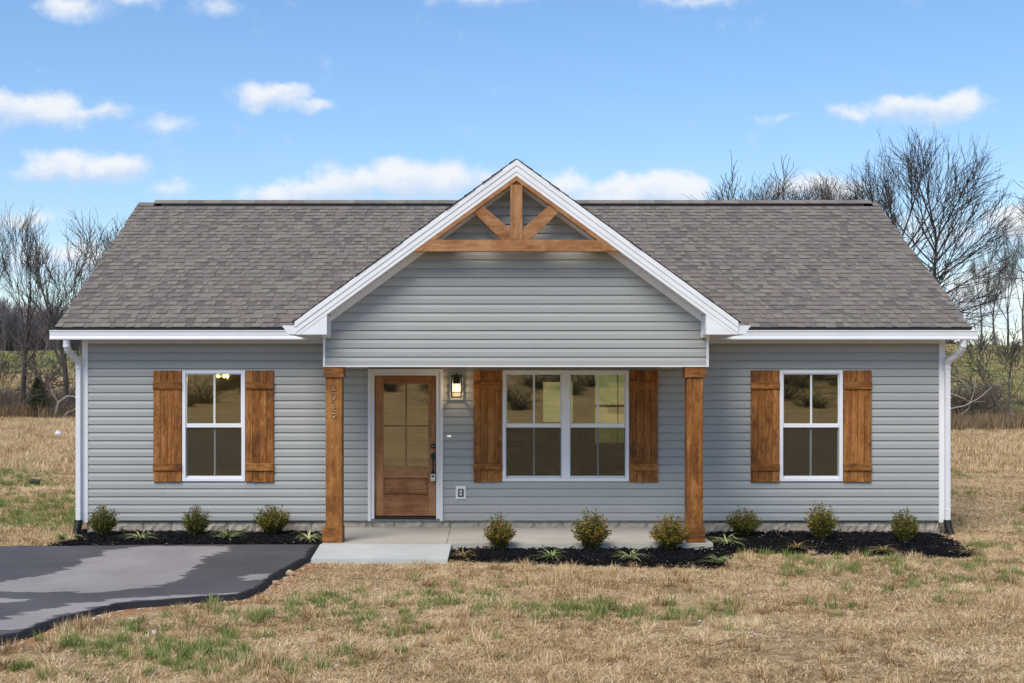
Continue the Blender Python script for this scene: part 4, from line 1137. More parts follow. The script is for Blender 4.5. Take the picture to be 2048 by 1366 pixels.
m_ = MB(); m_.prism(arc(0.022, 0, 0.017, 0.017, -90, 90, 8) + arc(-0.022, 0, 0.017, 0.017, 90, 270, 8), -0.012, 0.012); m_.build('plate', M['casing_white'], db)
m_ = MB(); m_.prism(arc(0.016, 0, 0.009, 0.009, -90, 90, 8) + arc(-0.016, 0, 0.009, 0.009, 90, 270, 8), -0.016, -0.0125); m_.build('button', M['doorbell_glow'], db)

s20 = F / 20.0
pe = empty('pendant_light', ((446 - 971) / s20 + CAMX, 2.0, 2.1))
tag(pe, 'lit glass ceiling fixture with bare bulbs behind the top of the left window', 'ceiling light')
MB().tube([(0, 0, 0.32), (0, 0, 0.56)], 0.012, 8).lathe([(0.0, 0.555), (0.07, 0.555), (0.07, 0.53), (0, 0.53)], (0, 0, 0), 16).build('rod', M['black_metal'], pe)
for an in (200, 340, 90):
    ox, oy = 0.082 * math.cos(R(an)), 0.082 * math.sin(R(an))
    m_ = MB(); m_.tube([(0, 0, 0.34), (ox, oy, 0.33), (ox, oy, 0.27)], 0.009, 6); m_.build('arm', M['black_metal'], pe)
    m_ = MB(); m_.lathe([(0.03, 0.27), (0.062, 0.235), (0.070, 0.19), (0.055, 0.135), (0.03, 0.115)], (ox, oy, 0), 14); m_.build('glass_globe', M['lamp_glass'], pe, True)
    m_ = MB(); m_.lathe([(0, 0.145), (0.022, 0.155), (0.030, 0.185), (0.018, 0.22), (0.0, 0.26)], (ox, oy, 0), 10); m_.build('bulb', M['bulb_glow'], pe, True)
lamp('pendant_bulbs', (pe.location.x + 0.082 * math.cos(R(340)), pe.location.y + 0.082 * math.sin(R(340)), 2.1 + 0.128), 8.0, 0.010)

# ------------------------------------------------------------------ scattering (geometry nodes; each result is one object of stuff)
def make_protos(name, objs):
    c = bpy.data.collections.new(name)
    for i, me in enumerate(objs):
        o = bpy.data.objects.new('%s_%02d' % (name, i), me); c.objects.link(o)
    return c

def scatter(name, pts, rot, scl, idx, coll, label=None, parent=None):
    n = len(pts)
    me = bpy.data.meshes.new(name); me.from_pydata(np.asarray(pts).tolist(), [], [])
    a = me.attributes.new('rot', 'FLOAT_VECTOR', 'POINT'); a.data.foreach_set('vector', np.asarray(rot, np.float32).ravel())
    a = me.attributes.new('scl', 'FLOAT_VECTOR', 'POINT'); a.data.foreach_set('vector', np.asarray(scl, np.float32).ravel())
    a = me.attributes.new('idx', 'INT', 'POINT'); a.data.foreach_set('value', np.asarray(idx, np.int32))
    o = bpy.data.objects.new(name, me); COL.objects.link(o)
    ng = bpy.data.node_groups.new(name, 'GeometryNodeTree')
    ng.interface.new_socket('Geometry', in_out='INPUT', socket_type='NodeSocketGeometry')
    ng.interface.new_socket('Geometry', in_out='OUTPUT', socket_type='NodeSocketGeometry')
    gi = ng.nodes.new('NodeGroupInput'); go = ng.nodes.new('NodeGroupOutput')
    ci = ng.nodes.new('GeometryNodeCollectionInfo'); ci.inputs['Collection'].default_value = coll
    ci.inputs['Separate Children'].default_value = True; ci.inputs['Reset Children'].default_value = True
    ip = ng.nodes.new('GeometryNodeInstanceOnPoints'); ip.inputs['Pick Instance'].default_value = True
    def na(nm, t):
        x = ng.nodes.new('GeometryNodeInputNamedAttribute'); x.data_type = t; x.inputs['Name'].default_value = nm
        return [s for s in x.outputs if s.enabled and s.name == 'Attribute'][0]
    L = ng.links
    L.new(gi.outputs[0], ip.inputs['Points']); L.new(ci.outputs[0], ip.inputs['Instance'])
    L.new(na('idx', 'INT'), ip.inputs['Instance Index']); L.new(na('scl', 'FLOAT_VECTOR'), ip.inputs['Scale'])
    e2 = ng.nodes.new('FunctionNodeEulerToRotation'); L.new(na('rot', 'FLOAT_VECTOR'), e2.inputs[0]); L.new(e2.outputs[0], ip.inputs['Rotation'])
    L.new(ip.outputs[0], go.inputs[0])
    md = o.modifiers.new('scatter', 'NODES'); md.node_group = ng
    o['kind'] = 'stuff'
    if label: o['label'] = label
    if parent: o.parent = parent
    return o

def tuft(n, rad, lmin, lmax, lean, width, seed, curl=0.5):
    r = random.Random(seed); mb = MB()
    for _ in range(n):
        a = r.uniform(0, 6.283); q = rad * math.sqrt(r.random()); x, y = q * math.cos(a), q * math.sin(a)
        L = r.uniform(lmin, lmax); ln = r.uniform(*lean); da = r.uniform(0, 6.283)
        hx_, hy_ = math.cos(da), math.sin(da); sx_, sy_ = -hy_ * width / 2, hx_ * width / 2
        p1 = (x + hx_ * L * 0.45 * math.sin(ln), y + hy_ * L * 0.45 * math.sin(ln), L * 0.5 * math.cos(ln))
        ln2 = min(ln + curl * r.random(), 1.9)
        p2 = (p1[0] + hx_ * L * 0.55 * math.sin(ln2), p1[1] + hy_ * L * 0.55 * math.sin(ln2), max(p1[2] + L * 0.5 * math.cos(ln2), 0.004))
        t = r.random()
        mb.add([(x - sx_, y - sy_, -0.01), (x + sx_, y + sy_, -0.01), (p1[0] + sx_ * .8, p1[1] + sy_ * .8, p1[2]), (p1[0] - sx_ * .8, p1[1] - sy_ * .8, p1[2]), p2], [(0, 1, 2, 3), (3, 2, 4)], 0, t)
    return mb
def tuft_meshes(nm, mat, k, *a, **kw): return [tuft(*a, seed=100 + i, **kw).mesh(nm, M[mat], attr='tint') for i in range(k)]

dryC = make_protos('straw', tuft_meshes('straw', 'dry_grass', 5, 60, 0.17, 0.04, 0.10, (1.0, 1.65), 0.0050, curl=0.7))
dryT = make_protos('straw_tall', tuft_meshes('straw_tall', 'dry_grass', 3, 46, 0.09, 0.07, 0.16, (0.15, 1.0), 0.0045, curl=0.7))
dryB = make_protos('straw_bit', tuft_meshes('straw_bit', 'dry_grass', 3, 3, 0.05, 0.03, 0.07, (1.2, 1.6), 0.006))
bunC = make_protos('bunch', tuft_meshes('bunch', 'dry_grass', 4, 80, 0.05, 0.08, 0.19, (0.2, 1.35), 0.0055, curl=0.5))
grnC = make_protos('green', tuft_meshes('green', 'green_grass', 4, 40, 0.055, 0.06, 0.14, (0.1, 0.95), 0.0055, curl=0.6))
fldC = make_protos('field', tuft_meshes('field', 'dry_grass', 4, 70, 0.30, 0.10, 0.28, (0.2, 1.2), 0.011, curl=0.7))
fldG = make_protos('fieldg', tuft_meshes('fieldg', 'green_grass', 3, 60, 0.30, 0.06, 0.16, (0.2, 1.1), 0.012, curl=0.7))
reedC = make_protos('reed', tuft_meshes('reed', 'reed', 3, 50, 0.35, 0.35, 0.95, (0.02, 0.6), 0.016, curl=0.5))

def blocked(x, y, grow=0.0):
    m = np.maximum.reduce([sdf(p, x, y) for p in (DRIVE, SLAB, WALK, HOUSE)])
    return m > -grow
def in_bed(x, y): return np.maximum(sdf(BED_L, x, y), sdf(BED_R, x, y)) > 0.0
def vnoise(x, y, s): return wob(x * 1.0 + 31, y * 1.0 - 17, s)

def rand_pts(n, x0, x1, Y0, Y1):
    return nrng.uniform(x0, x1, n), nrng.uniform(Y0, Y1, n) + CAMY
def view_pts(n, Y0, Y1, margin=1.25):
    """points over the field of view between two distances, evenly spread on the ground"""
    Y = np.sqrt(nrng.uniform(Y0 ** 2, Y1 ** 2, n)); h = nrng.uniform(-1060, 1160, n) * margin
    return h / F * Y + CAMX, Y + CAMY

def spread(name, x, y, coll, k, s0, s1, label, zoff=0.0, flat=(1, 1)):
    n = len(x); z = ground_z(x, y) + zoff
    s = nrng.uniform(s0, s1, n)
    rot = np.stack([nrng.normal(0, 0.06, n), nrng.normal(0, 0.06, n), nrng.uniform(0, 6.28, n)], -1)
    scl = np.stack([s, s, s * nrng.uniform(*flat, n)], -1)
    return scatter(name, np.stack([x, y, z], -1), rot, scl, nrng.integers(0, k, n), coll, label)

# near lawn: matted straw, upright clumps, green tufts
x, y = view_pts(30000, 9.0, 18.6)
de = sdf(DRIVE, x, y)
ok = ~blocked(x, y, 0.02) & ((de < -0.30) | (nrng.random(len(x)) < np.clip(-de * 2.2, 0.05, 1) * 0.7) | (y > -1.9)) & ~in_bed(x, y) & (nrng.random(len(x)) < 0.62 + 0.32 * vnoise(x, y, 1.0) + 0.30 * vnoise(x, y, 3.7))
spread('straw_grass', x[ok], y[ok], dryC, 5, 0.75, 1.25, 'matted straw coloured winter grass of the front lawn', flat=(0.5, 1.1))
x, y = view_pts(5500, 9.0, 18.6)
ok = ~blocked(x, y, 0.10) & ~in_bed(x, y) & (vnoise(x, y, 2.1) + 0.45 * vnoise(x, y, 6) > 0.45)
spread('straw_clumps', x[ok], y[ok], dryT, 3, 0.7, 1.15, 'upright clumps of dry grass scattered over the front lawn')
x, y = view_pts(700, 9.0, 18.0)
ok = ~blocked(x, y, 0.15) & ~in_bed(x, y) & (vnoise(x, y, 1.7) > -0.2)
spread('straw_bunches', x[ok], y[ok], bunC, 4, 0.6, 1.25, 'fan shaped bunches of pale dry grass on the front lawn', flat=(0.55, 0.95))
# green tufts where the photograph has them
GB_ = [(330, 1290, 150, 45, 90), (265, 1260, 30, 15, 16), (430, 1300, 120, 40, 70), (470, 1325, 110, 30, 40), (660, 1205, 60, 20, 40), (590, 1225, 70, 25, 34), (420, 1220, 60, 14, 22), (500, 1240, 60, 22, 26), (760, 1240, 120, 30, 50), (860, 1195, 120, 22, 60), (960, 1215, 90, 24, 46), (1080, 1225, 90, 18, 44),
       (1180, 1222, 70, 14, 46), (1290, 1230, 130, 18, 60), (1440, 1225, 80, 15, 26), (1550, 1115, 120, 12, 40), (1700, 1140, 200, 20, 60), (1930, 1150, 110, 28, 70), (1800, 1110, 30, 8, 26), (1960, 1100, 50, 12, 36), (2020, 1140, 50, 40, 40), (1650, 1130, 120, 14, 40), (1000, 1290, 150, 40, 14), (1750, 1230, 220, 40, 20), (1850, 1180, 150, 30, 24), (240, 1310, 100, 40, 30), (600, 1330, 160, 30, 30), (70, 1340, 80, 20, 10), (140, 1295, 40, 20, 14)]
gx_, gy_ = [], []
for px, py, sx, sy, n in GB_:
    for _ in range(int(n * 0.42)):
        a = gp(px + rng.gauss(0, sx * 0.6), max(py + rng.gauss(0, sy * 0.6), 1095)); gx_.append(a[0]); gy_.append(a[1])
gx_, gy_ = np.array(gx_), np.array(gy_); ok = ~blocked(gx_, gy_, 0.05) & ~in_bed(gx_, gy_)
spread('green_tufts', gx_[ok], gy_[ok], grnC, 4, 0.6, 1.3, 'fresh green grass tufts growing through the straw lawn')
# behind the front line, both sides of the house
def side(n, Y0, Y1, margin=1.15):
    x, y = view_pts(n, Y0, Y1, margin); k = ~blocked(x, y, 0.05) & ~in_bed(x, y)
    return x[k], y[k]
x, y = side(16000, 17.0, 34.0); k = np.abs(x) > 5.8; x, y = x[k], y[k]
g = green_amount(x, y) + 0.22 * vnoise(x, y, 0.9)
d_ = nrng.random(len(x)) > np.clip(g, 0, 0.8)
spread('side_straw', x[d_], y[d_], dryC, 5, 1.1, 2.0, 'dry grass beside the house', flat=(0.5, 1.0))
spread('side_green', x[~d_], y[~d_], grnC, 4, 0.8, 1.5, 'thin green grass beside the house')
x, y = side(20000, 30.0, 80.0); z_ = nrng.random(len(x))
px_ = 971 + (x - CAMX) * F / (y - CAMY)
vis = (px_ < 420) | (px_ > 1700) | ((px_ > 980) & (px_ < 1300))
x, y = x[vis], y[vis]; Yd = y - CAMY; lim_ = np.where(x < 0, 76, 56); k = Yd < lim_; x, y = x[k], y[k]
g = green_amount(x, y); kg = nrng.random(len(x)) < np.where(g > 0.5, 0.9, 0.25 * g)
spread('field_straw', x[~kg], y[~kg], fldC, 4, 0.55, 1.25, 'tall dry field grass beyond the house')
spread('field_green', x[kg], y[kg], fldG, 3, 0.6, 1.2, 'green grass of the back lawn')
n = 5200
Yd = np.sqrt(nrng.uniform(58 ** 2, 122 ** 2, n)); hp = np.where(nrng.random(n) < 0.6, nrng.uniform(1860, 2160, n), nrng.uniform(-120, 190, n)); Yd = np.where(hp < 500, 80 + (Yd - 58) * 1.15, Yd)
x = (hp - 971) / F * Yd + CAMX; y = Yd + CAMY
kg = nrng.random(n) < np.where(hp > 500, 0.6, np.where(Yd > 112, 0.75, 0.2)); k1 = vnoise(x, y, 0.25) > -0.9
spread('hill_straw', x[~kg & k1], y[~kg & k1], fldC, 4, 1.0, 2.2, 'dry grass on the far slopes', flat=(0.4, 0.8))
spread('hill_green', x[kg & k1], y[kg & k1], fldG, 3, 1.2, 2.4, 'green grass on the far slopes', flat=(0.5, 1.0))
# brown weeds along the field edge
n = 1500
x = nrng.uniform(14, 40, n); y = nrng.uniform(54, 58.5, n) + CAMY
spread('weed_strip', x, y, reedC, 3, 0.6, 1.2, 'brown weeds along the edge of the right field')
x = nrng.uniform(-42, -14, n); y = nrng.uniform(73, 84, n) + CAMY
spread('weed_strip', x, y, reedC, 3, 0.6, 1.4, 'brown weeds along the edge of the left field')
# mulch chips
chips = []
for i in range(4):
    r = random.Random(i); mb = MB()
    for _ in range(8):
        c = Vector((r.uniform(-.07, .07), r.uniform(-.07, .07), r.uniform(0.0, .02))); L, W, H = r.uniform(.02, .05), r.uniform(.006, .012), r.uniform(.004, .008)
        q = Matrix.Rotation(r.uniform(0, 6.28), 3, 'Z') @ Matrix.Rotation(r.uniform(-.6, .6), 3, 'X') @ Matrix.Rotation(r.uniform(-.5, .5), 3, 'Y')
        b_ = MB().box(-L / 2, L / 2, -W / 2, W / 2, -H / 2, H / 2)
        mb.add([q @ Vector(v) + c for v in b_.v], b_.f, 0, r.random())
    chips.append(mb.mesh('chip', M['mulch_chip'], attr='tint'))
chipC = make_protos('chip', chips)
xs_, ys_ = [], []
for bed, n in ((BED_L, 3600), (BED_R, 7000)):
    P = np.array(bed); x = nrng.uniform(P[:, 0].min(), P[:, 0].max(), n); y = nrng.uniform(P[:, 1].min(), P[:, 1].max(), n)
    k = (sdf(bed, x, y) > 0.01) & ~blocked(x, y, 0.0); xs_.append(x[k]); ys_.append(y[k])
x = np.concatenate(xs_); y = np.concatenate(ys_); dd = np.maximum(sdf(BED_L, x, y), sdf(BED_R, x, y))
n = len(x)
scatter('mulch_chips', np.stack([x, y, 0.008 + 0.024 * smooth(0, 0.35, dd)], -1), np.stack([nrng.normal(0, .2, n), nrng.normal(0, .2, n), nrng.uniform(0, 6.28, n)], -1), np.stack([nrng.uniform(.7, 1.3, n)] * 3, -1), nrng.integers(0, 4, n), chipC, 'black shredded mulch chips in the beds')
# pebbles and clay crumbs along the driveway edge, fallen leaves on the lawn
pebs = []
for i in range(4):
    bm = bmesh.new(); bmesh.ops.create_icosphere(bm, subdivisions=1, radius=0.02)
    r = random.Random(i)
    for v in bm.verts: v.co = Vector((v.co.x * 1.3, v.co.y, v.co.z * 0.6)) * r.uniform(.7, 1.25)
    me = bpy.data.meshes.new('peb'); bm.to_mesh(me); bm.free(); me.materials.append(M['tan_stone' if i % 2 else 'pale_stone']); pebs.append(me)
pebC = make_protos('peb', pebs)
x, y = view_pts(30000, 9.0, 16.5); d = sdf(DRIVE, x, y); k = (d < 0.0) & (d > -0.35) & (nrng.random(len(x)) < np.exp(d * 9)) & (y < -1.9) & ~blocked(x, y); x, y = x[k][:900], y[k][:900]
spread('edge_gravel', x, y, pebC, 4, 0.35, 1.0, 'clay coloured gravel along the driveway edge')
lv = []
for i in range(3):
    mb = MB(); mb.add([(-.04, 0, .004), (0, -.018, .016), (.045, 0, .006), (0, .02, .014)], [(0, 1, 3), (1, 2, 3)]); lv.append(mb.mesh('leaf', M['leaf_litter']))
leafC = make_protos('leaf', lv)
x, y = view_pts(260, 9.2, 17); k = ~blocked(x, y, 0.02) & ~in_bed(x, y); spread('scattered_pebbles', x[k], y[k], pebC, 4, 0.3, 0.9, 'small pale pebbles scattered in the straw lawn', 0.02)
x, y = view_pts(420, 9.2, 18); k = ~blocked(x, y); spread('fallen_leaves', x[k], y[k], leafC, 3, 0.4, 1.0, 'a few brown fallen leaves on the straw lawn', 0.03)
kk = nrng.choice(len(xs_[0]), 60); kq = nrng.choice(len(xs_[1]), 140)
x = np.concatenate([xs_[0][kk], xs_[1][kq]]); y = np.concatenate([ys_[0][kk], ys_[1][kq]])
spread('mulch_litter', x, y, dryB, 3, 0.5, 1.0, 'pale bits of straw blown onto the black mulch', 0.05)

# ------------------------------------------------------------------ shrubs and bed plants
def make_shrub(seed, bronze):
    r = random.Random(seed); lf = MB(); st = MB()
    for _ in range(190):
        a = r.uniform(0, 6.283); el = math.acos(1 - r.random() * 1.30)   # from the top to well below the waist
        tip = Vector((0.175 * math.sin(el) * math.cos(a), 0.175 * math.sin(el) * math.sin(a), 0.245 + 0.205 * math.cos(el))) * r.uniform(0.80, 1.12)
        tip.z = max(tip.z, 0.09)
        base = Vector((r.gauss(0, .012), r.gauss(0, .012), 0.0))
        mid = base.lerp(tip, 0.5) + Vector((0, 0, -0.02)); mid.x *= 0.75; mid.y *= 0.75
        if r.random() < 0.5: st.tube([base, mid, tip * 0.97], [0.006, 0.0035, 0.0015], 4)
        tipdir = (tip - mid).normalized()
        nl = r.randint(14, 20); warm = r.random() ** 1.5
        for i in range(nl):
            t = 0.35 + 0.68 * (i / nl); p = base.lerp(mid, t * 2) if t < .5 else mid.lerp(tip, (t - .5) * 2)
            if t > 1: p = tip
            p = p + Vector((r.gauss(0, .012), r.gauss(0, .012), r.gauss(0, .012)))
            d = (tipdir + Vector((r.gauss(0, .8), r.gauss(0, .8), r.gauss(0.2, .6)))).normalized()
            s = d.cross(Vector((r.gauss(0, 1), r.gauss(0, 1), r.gauss(0, 1)))).normalized()
            L, W = r.uniform(.018, .030), r.uniform(.008, .012)
            tint = min(1, max(0, 0.20 + 0.25 * r.random() + (0.60 * warm * bronze if t > .62 else 0.0)))
            lf.add([p, p + d * L * .5 + s * W, p + d * L, p + d * L * .5 - s * W], [(0, 1, 2, 3)], 0, tint)
    root = empty('boxwood_shrub', (0, 0, 0))
    lf.build('foliage', M['boxwood'], root, attr='tint'); st.build('stem', M['stem_wood'], root)
    return root
shr = [make_shrub(11, 0.55), make_shrub(12, 0.8), make_shrub(13, 1.15)]
SHRUBS = [  # px, base py, width px, height px, proto, label
    (208, 1072, 54, 60, 0, 'small dark green boxwood beside the left downspout'),
    (390, 1072, 52, 58, 0, 'dark green boxwood in the mulch under the window with the lit ceiling fixture'),
    (544, 1068, 66, 58, 1, 'wide boxwood with bronze tips, first left of the house number post'),
    (1002, 1098, 61, 68, 2, 'olive and bronze boxwood at the porch edge nearest the front door'),
    (1183, 1098, 70, 76, 2, 'tallest boxwood, in front of the porch below the double window'),
    (1340, 1098, 76, 66, 2, 'very bronze boxwood touching the foot of the right porch post'),
    (1488, 1072, 64, 54, 1, 'dark boxwood just right of the right porch post'),
    (1645, 1078, 60, 68, 1, 'boxwood with a bare visible stem under the single window right of the porch'),
    (1812, 1084, 54, 64, 0, 'boxwood nearest the right downspout')]
used = set()
for px, py, w, h, p, lab in SHRUBS:
    src = shr[p]
    if p in used: o = copy_tree(src)
    else: o = src; used.add(p)
    gx0_, gy0_ = gp(px, py, 0.05)
    sc = (gy0_ - CAMY) / F
    o.location = (gx0_, gy0_, 0.025); o.rotation_euler = (rng.uniform(-.09, .09), rng.uniform(-.09, .09), rng.uniform(0, 6.28))
    o.scale = (w * sc / 0.35, w * sc / 0.35, h * sc / 0.44)
    tag(o, lab, 'shrub', 'boxwood shrubs in front of the house')

def make_lily(seed, mat, n=46):
    r = random.Random(seed); mb = MB()
    for _ in range(n):
        a = r.uniform(0, 6.283); L = r.uniform(.12, .27); up = r.uniform(0.35, 1.25); w = r.uniform(.005, .008)
        d = Vector((math.cos(a), math.sin(a), 0)); s = Vector((-d.y, d.x, 0)) * w
        pts = []
        for i in range(5):
            t = i / 4; pts.append(d * (L * t * math.cos(up) + 0.35 * L * t * t * math.sin(up)) + Vector((0, 0, max(L * t * math.sin(up) - 0.62 * L * t * t * math.sin(up) - 0.1 * L * t * t, 0.004) + 0.01)))
        tint = r.random(); vs = []
        for i, p in enumerate(pts):
            k = 1 - 0.9 * (i / 4) ** 2; vs += [p - s * k, p + s * k]
        mb.add(vs, [(2 * i, 2 * i + 1, 2 * i + 3, 2 * i + 2) for i in range(4)], 0, tint)
    root = empty('lily_turf', (0, 0, 0)); mb.build('leaves', M[mat], root, attr='tint')
    return root
lil = [make_lily(21, 'lily_green'), make_lily(22, 'lily_green'), make_lily(23, 'lily_brown')]
LILIES = [
    (124, 1086, 56, 0, 'pale green lily turf at the far left corner of the left mulch bed'),
    (280, 1084, 54, 1, 'yellow green lily turf between the two leftmost boxwoods'),
    (455, 1084, 64, 0, 'yellow green lily turf between the lit window boxwood and the wide bronze one'),
    (617, 1086, 54, 1, 'lily turf at the base of the post with the house number'),
    (926, 1118, 48, 2, 'withered orange brown lily turf at the corner of the walk'),
    (1103, 1122, 54, 0, 'green lily turf between the two boxwoods left of the right porch post'),
    (1262, 1124, 62, 1, 'variegated lily turf in front of the tallest and the bronze boxwood'),
    (1437, 1132, 56, 0, 'lily turf at the front corner where the mulch bed steps back'),
    (1452, 1094, 62, 1, 'lily turf just right of the right porch post base'),
    (1594, 1102, 44, 2, 'half brown lily turf left of the boxwood with the bare stem'),
    (1768, 1110, 52, 2, 'browning lily turf between the last two boxwoods on the right'),
    (1938, 1112, 54, 2, 'brownish lily turf at the far right tip of the mulch bed')]
used = set()
for px, py, w, p, lab in LILIES:
    src = lil[p]
    if p in used: o = copy_tree(src)
    else: o = src; used.add(p)
    a = gp(px, py - 4, 0.04); sc = (a[1] - CAMY) / F
    o.location = (a[0], a[1], 0.03); o.rotation_euler = (0, 0, rng.uniform(0, 6.28)); k_ = w * sc / 0.29; o.scale = (k_, k_, k_ * 1.2)
    tag(o, lab, 'plant', 'lily turf clumps along the mulch beds')

# ------------------------------------------------------------------ bare trees
def bare_tree(seed, H, trunk_h, spread_, r0, name, mat='bark', upness=0.25, stems=1, dens=1.0, tmin=0.011, kids=(3, 5), levels=4, lean=0.0):
    """a leafless tree: every limb is a tapered tube that forks into thinner ones"""
    r = random.Random(seed); tk = MB(); cr = MB()
    def limb(p, d, L, rad, lev, mb):
        n = max(3, min(7, int(L / 0.45))) if lev < 3 else 3
        pts = [p.copy()]; dirs = [d.copy()]
        for i in range(n):
            jit = Vector((r.gauss(0, 1), r.gauss(0, 1), r.gauss(0, .6))) * (0.075 + 0.03 * lev)
            d = (d + jit + Vector((0, 0, upness * 0.35))).normalized()
            p = p + d * (L / n); pts.append(p.copy()); dirs.append(d.copy())
        end = max(rad * (0.45 if lev < levels else 0.5), tmin * 0.6)
        rr = [rad + (end - rad) * (i / n) for i in range(n + 1)]
        mb.tube(pts, rr, 7 if rad > .08 else 5 if rad > .03 else 3, cap=False)
        if lev >= levels: return
        nk = max(2, int(round(r.uniform(*kids) * dens * (1.25 if lev >= 2 else 1.0))))
        for j in range(nk):
            t = 0.30 + 0.70 * (j + r.random() * .8) / nk if lev else 0.55 + 0.45 * (j + r.random()) / nk
            t = min(t, 1.0); i = min(int(t * n), n - 1); f = t * n - i
            q = pts[i].lerp(pts[i + 1], f); dd = dirs[i + 1]
            side = dd.cross(Vector((r.gauss(0, 1), r.gauss(0, 1), r.gauss(0, 1)))).normalized()
            an = spread_ * r.uniform(0.55, 1.15)
            nd = (dd * math.cos(an) + side * math.sin(an)).normalized()
            if nd.z < -0.1: nd.z *= 0.3; nd.normalize()
            limb(q, nd, L * r.uniform(0.50, 0.78), max(rr[i] * r.uniform(0.42, 0.62), tmin), lev + 1, cr)
        # the leader goes on
        limb(pts[-1], dirs[-1], L * r.uniform(0.55, 0.75), max(end, tmin), lev + 1, cr)
    for s in range(stems):
        a = 6.283 * s / max(stems, 1) + r.uniform(0, 1)
        d = Vector((math.cos(a) * lean, math.sin(a) * lean, 1)).normalized()
        limb(Vector((math.cos(a), math.sin(a), 0)) * (0.15 * (stems > 1)) + Vector((0, 0, -0.2)), d, trunk_h * r.uniform(.85, 1.1), r0 * r.uniform(.85, 1.05) / (1 if stems == 1 else 1.25), 0, tk)
    # scale to the wanted height
    zm = float(np.percentile([v[2] for v in cr.v], 99.6))
    root = empty(name, (0, 0, 0))
    k = H / zm
    tk.v = [(x * k, y * k, z * k) for x, y, z in tk.v]; cr.v = [(x * k, y * k, z * k) for x, y, z in cr.v]
    tk.build('trunk', M[mat], root, True); cr.build('crown', M[mat], root, True)
    root['h'] = H
    return root

def fan_tree(seed, name, mat, H=13.0):
    """many-stemmed round-headed tree: long straight limbs fanning out from a short trunk"""
    r = random.Random(seed); tk = MB(); cr = MB()
    leaders = [[(0, 0, -.3), (-.1, 0, 1.6), (-.45, .05, 3.6), (-.8, .1, 5.6), (-1.05, .1, 7.6), (-1.1, 0, 9.4)], [(.1, 0, .9), (.3, -.05, 2.6), (.45, -.1, 4.4), (.5, -.1, 6.2), (.75, 0, 8.2), (.8, .1, 9.8)]]
    for ld in leaders: tk.tube(ld, [.22, .19, .15, .11, .07, .03], 7, cap=False)
    C0, RA, RB = Vector((-.15, 0, 8.2)), 4.15, 4.8
    def reach(p, d):                                  # how far along d the rounded crown goes
        q = Vector(((p.x - C0.x) / RA, (p.y - C0.y) / RA, (p.z - C0.z) / RB)); e = Vector((d.x / RA, d.y / RA, d.z / RB))
        A, B, C = e.dot(e), 2 * q.dot(e), q.dot(q) - 1
        D = B * B - 4 * A * C
        return (-B + math.sqrt(D)) / (2 * A) if D > 0 else 2.0
    def limb(p, d, L, r0, r1, bend, jit, n, sides, mb):
        pts = [p.copy()]; ds = [d.copy()]
        for i in range(n):
            d = (d + Vector((r.gauss(0, jit), r.gauss(0, jit), r.gauss(0, jit) + bend))).normalized()
            p = p + d * (L / n); pts.append(p.copy()); ds.append(d.copy())
        mb.tube(pts, [r0 + (r1 - r0) * i / n for i in range(n + 1)], sides, cap=False)
        return pts, ds
    def off(d, an):
        sd_ = d.cross(Vector((r.gauss(0, 1), r.gauss(0, 1), r.gauss(0, 1)))).normalized()
        return (d * math.cos(an) + sd_ * math.sin(an)).normalized()
    for i in range(44):
        ld = leaders[i % 2]; t0 = 0.42 + 0.56 * (i + .5) / 44; kf = t0 * 5; ki = min(int(kf), 4)
        p0 = Vector(ld[ki]).lerp(Vector(ld[ki + 1]), kf - ki)
        th = R(86 - 66 * (i / 44) + r.uniform(-12, 12)); az_ = i * 2.399 + r.uniform(-.3, .3)
        if abs(math.cos(az_)) < .35 and r.random() < .5: az_ += .8
        d = Vector((math.sin(th) * math.cos(az_), math.sin(th) * math.sin(az_), math.cos(th)))
        Lp = max(reach(p0, d), 1.2) * r.uniform(.90, 1.03)
        pts, ds = limb(p0, d, Lp, r.uniform(.040, .058), .013, 0.022, .026, 9, 5, cr)
        for j in range(8):
            t = 0.28 + 0.7 * (j + r.random()) / 8; k = min(int(t * 9), 8)
            L2 = min((1 - t) * 2.6 + r.uniform(.7, 1.4), Lp * .6)
            p2, d2 = limb(pts[k].lerp(pts[k + 1], t * 9 - k), off(ds[k], r.uniform(.28, .6)), L2, .022, .010, .05, .04, 5, 3, cr)
            for m in range(5):
                t3 = 0.25 + 0.75 * (m + r.random()) / 5; q = min(int(t3 * 5), 4)
                p3, d3 = limb(p2[q].lerp(p2[q + 1], t3 * 5 - q), off(d2[q], r.uniform(.3, .65)), r.uniform(.6, 1.4), .0125, .008, .06, .08, 3, 3, cr)
                for w_ in range(2):
                    limb(p3[r.randint(1, 3)], off(d3[2], r.uniform(.3, .7)), r.uniform(.3, .65), .0085, .006, .05, .08, 2, 3, cr)
    zm = float(np.percentile([v[2] for v in cr.v], 99.7)); k = H / zm
    tk.v = [(x * k, y * k, z * k) for x, y, z in tk.v]; cr.v = [(x * k, y * k, z * k) for x, y, z in cr.v]
    root = empty(name); tk.build('trunk', M[mat], root, True); cr.build('crown', M[mat], root, True); root['h'] = H
    return root

def place(o, px, Yd, top_py, rz=0.0, wide=1.0, H=None):
    x = (px - 971) / F * Yd + CAMX; y = Yd + CAMY; z = float(ground_z(x, y))
    want = CAMZ + (760 - top_py) * Yd / F - z
    k = want / o['h']
    o.location = (x, y, z - 0.05); o.rotation_euler = (0, 0, rz); o.scale = (k * wide, k * wide, k)

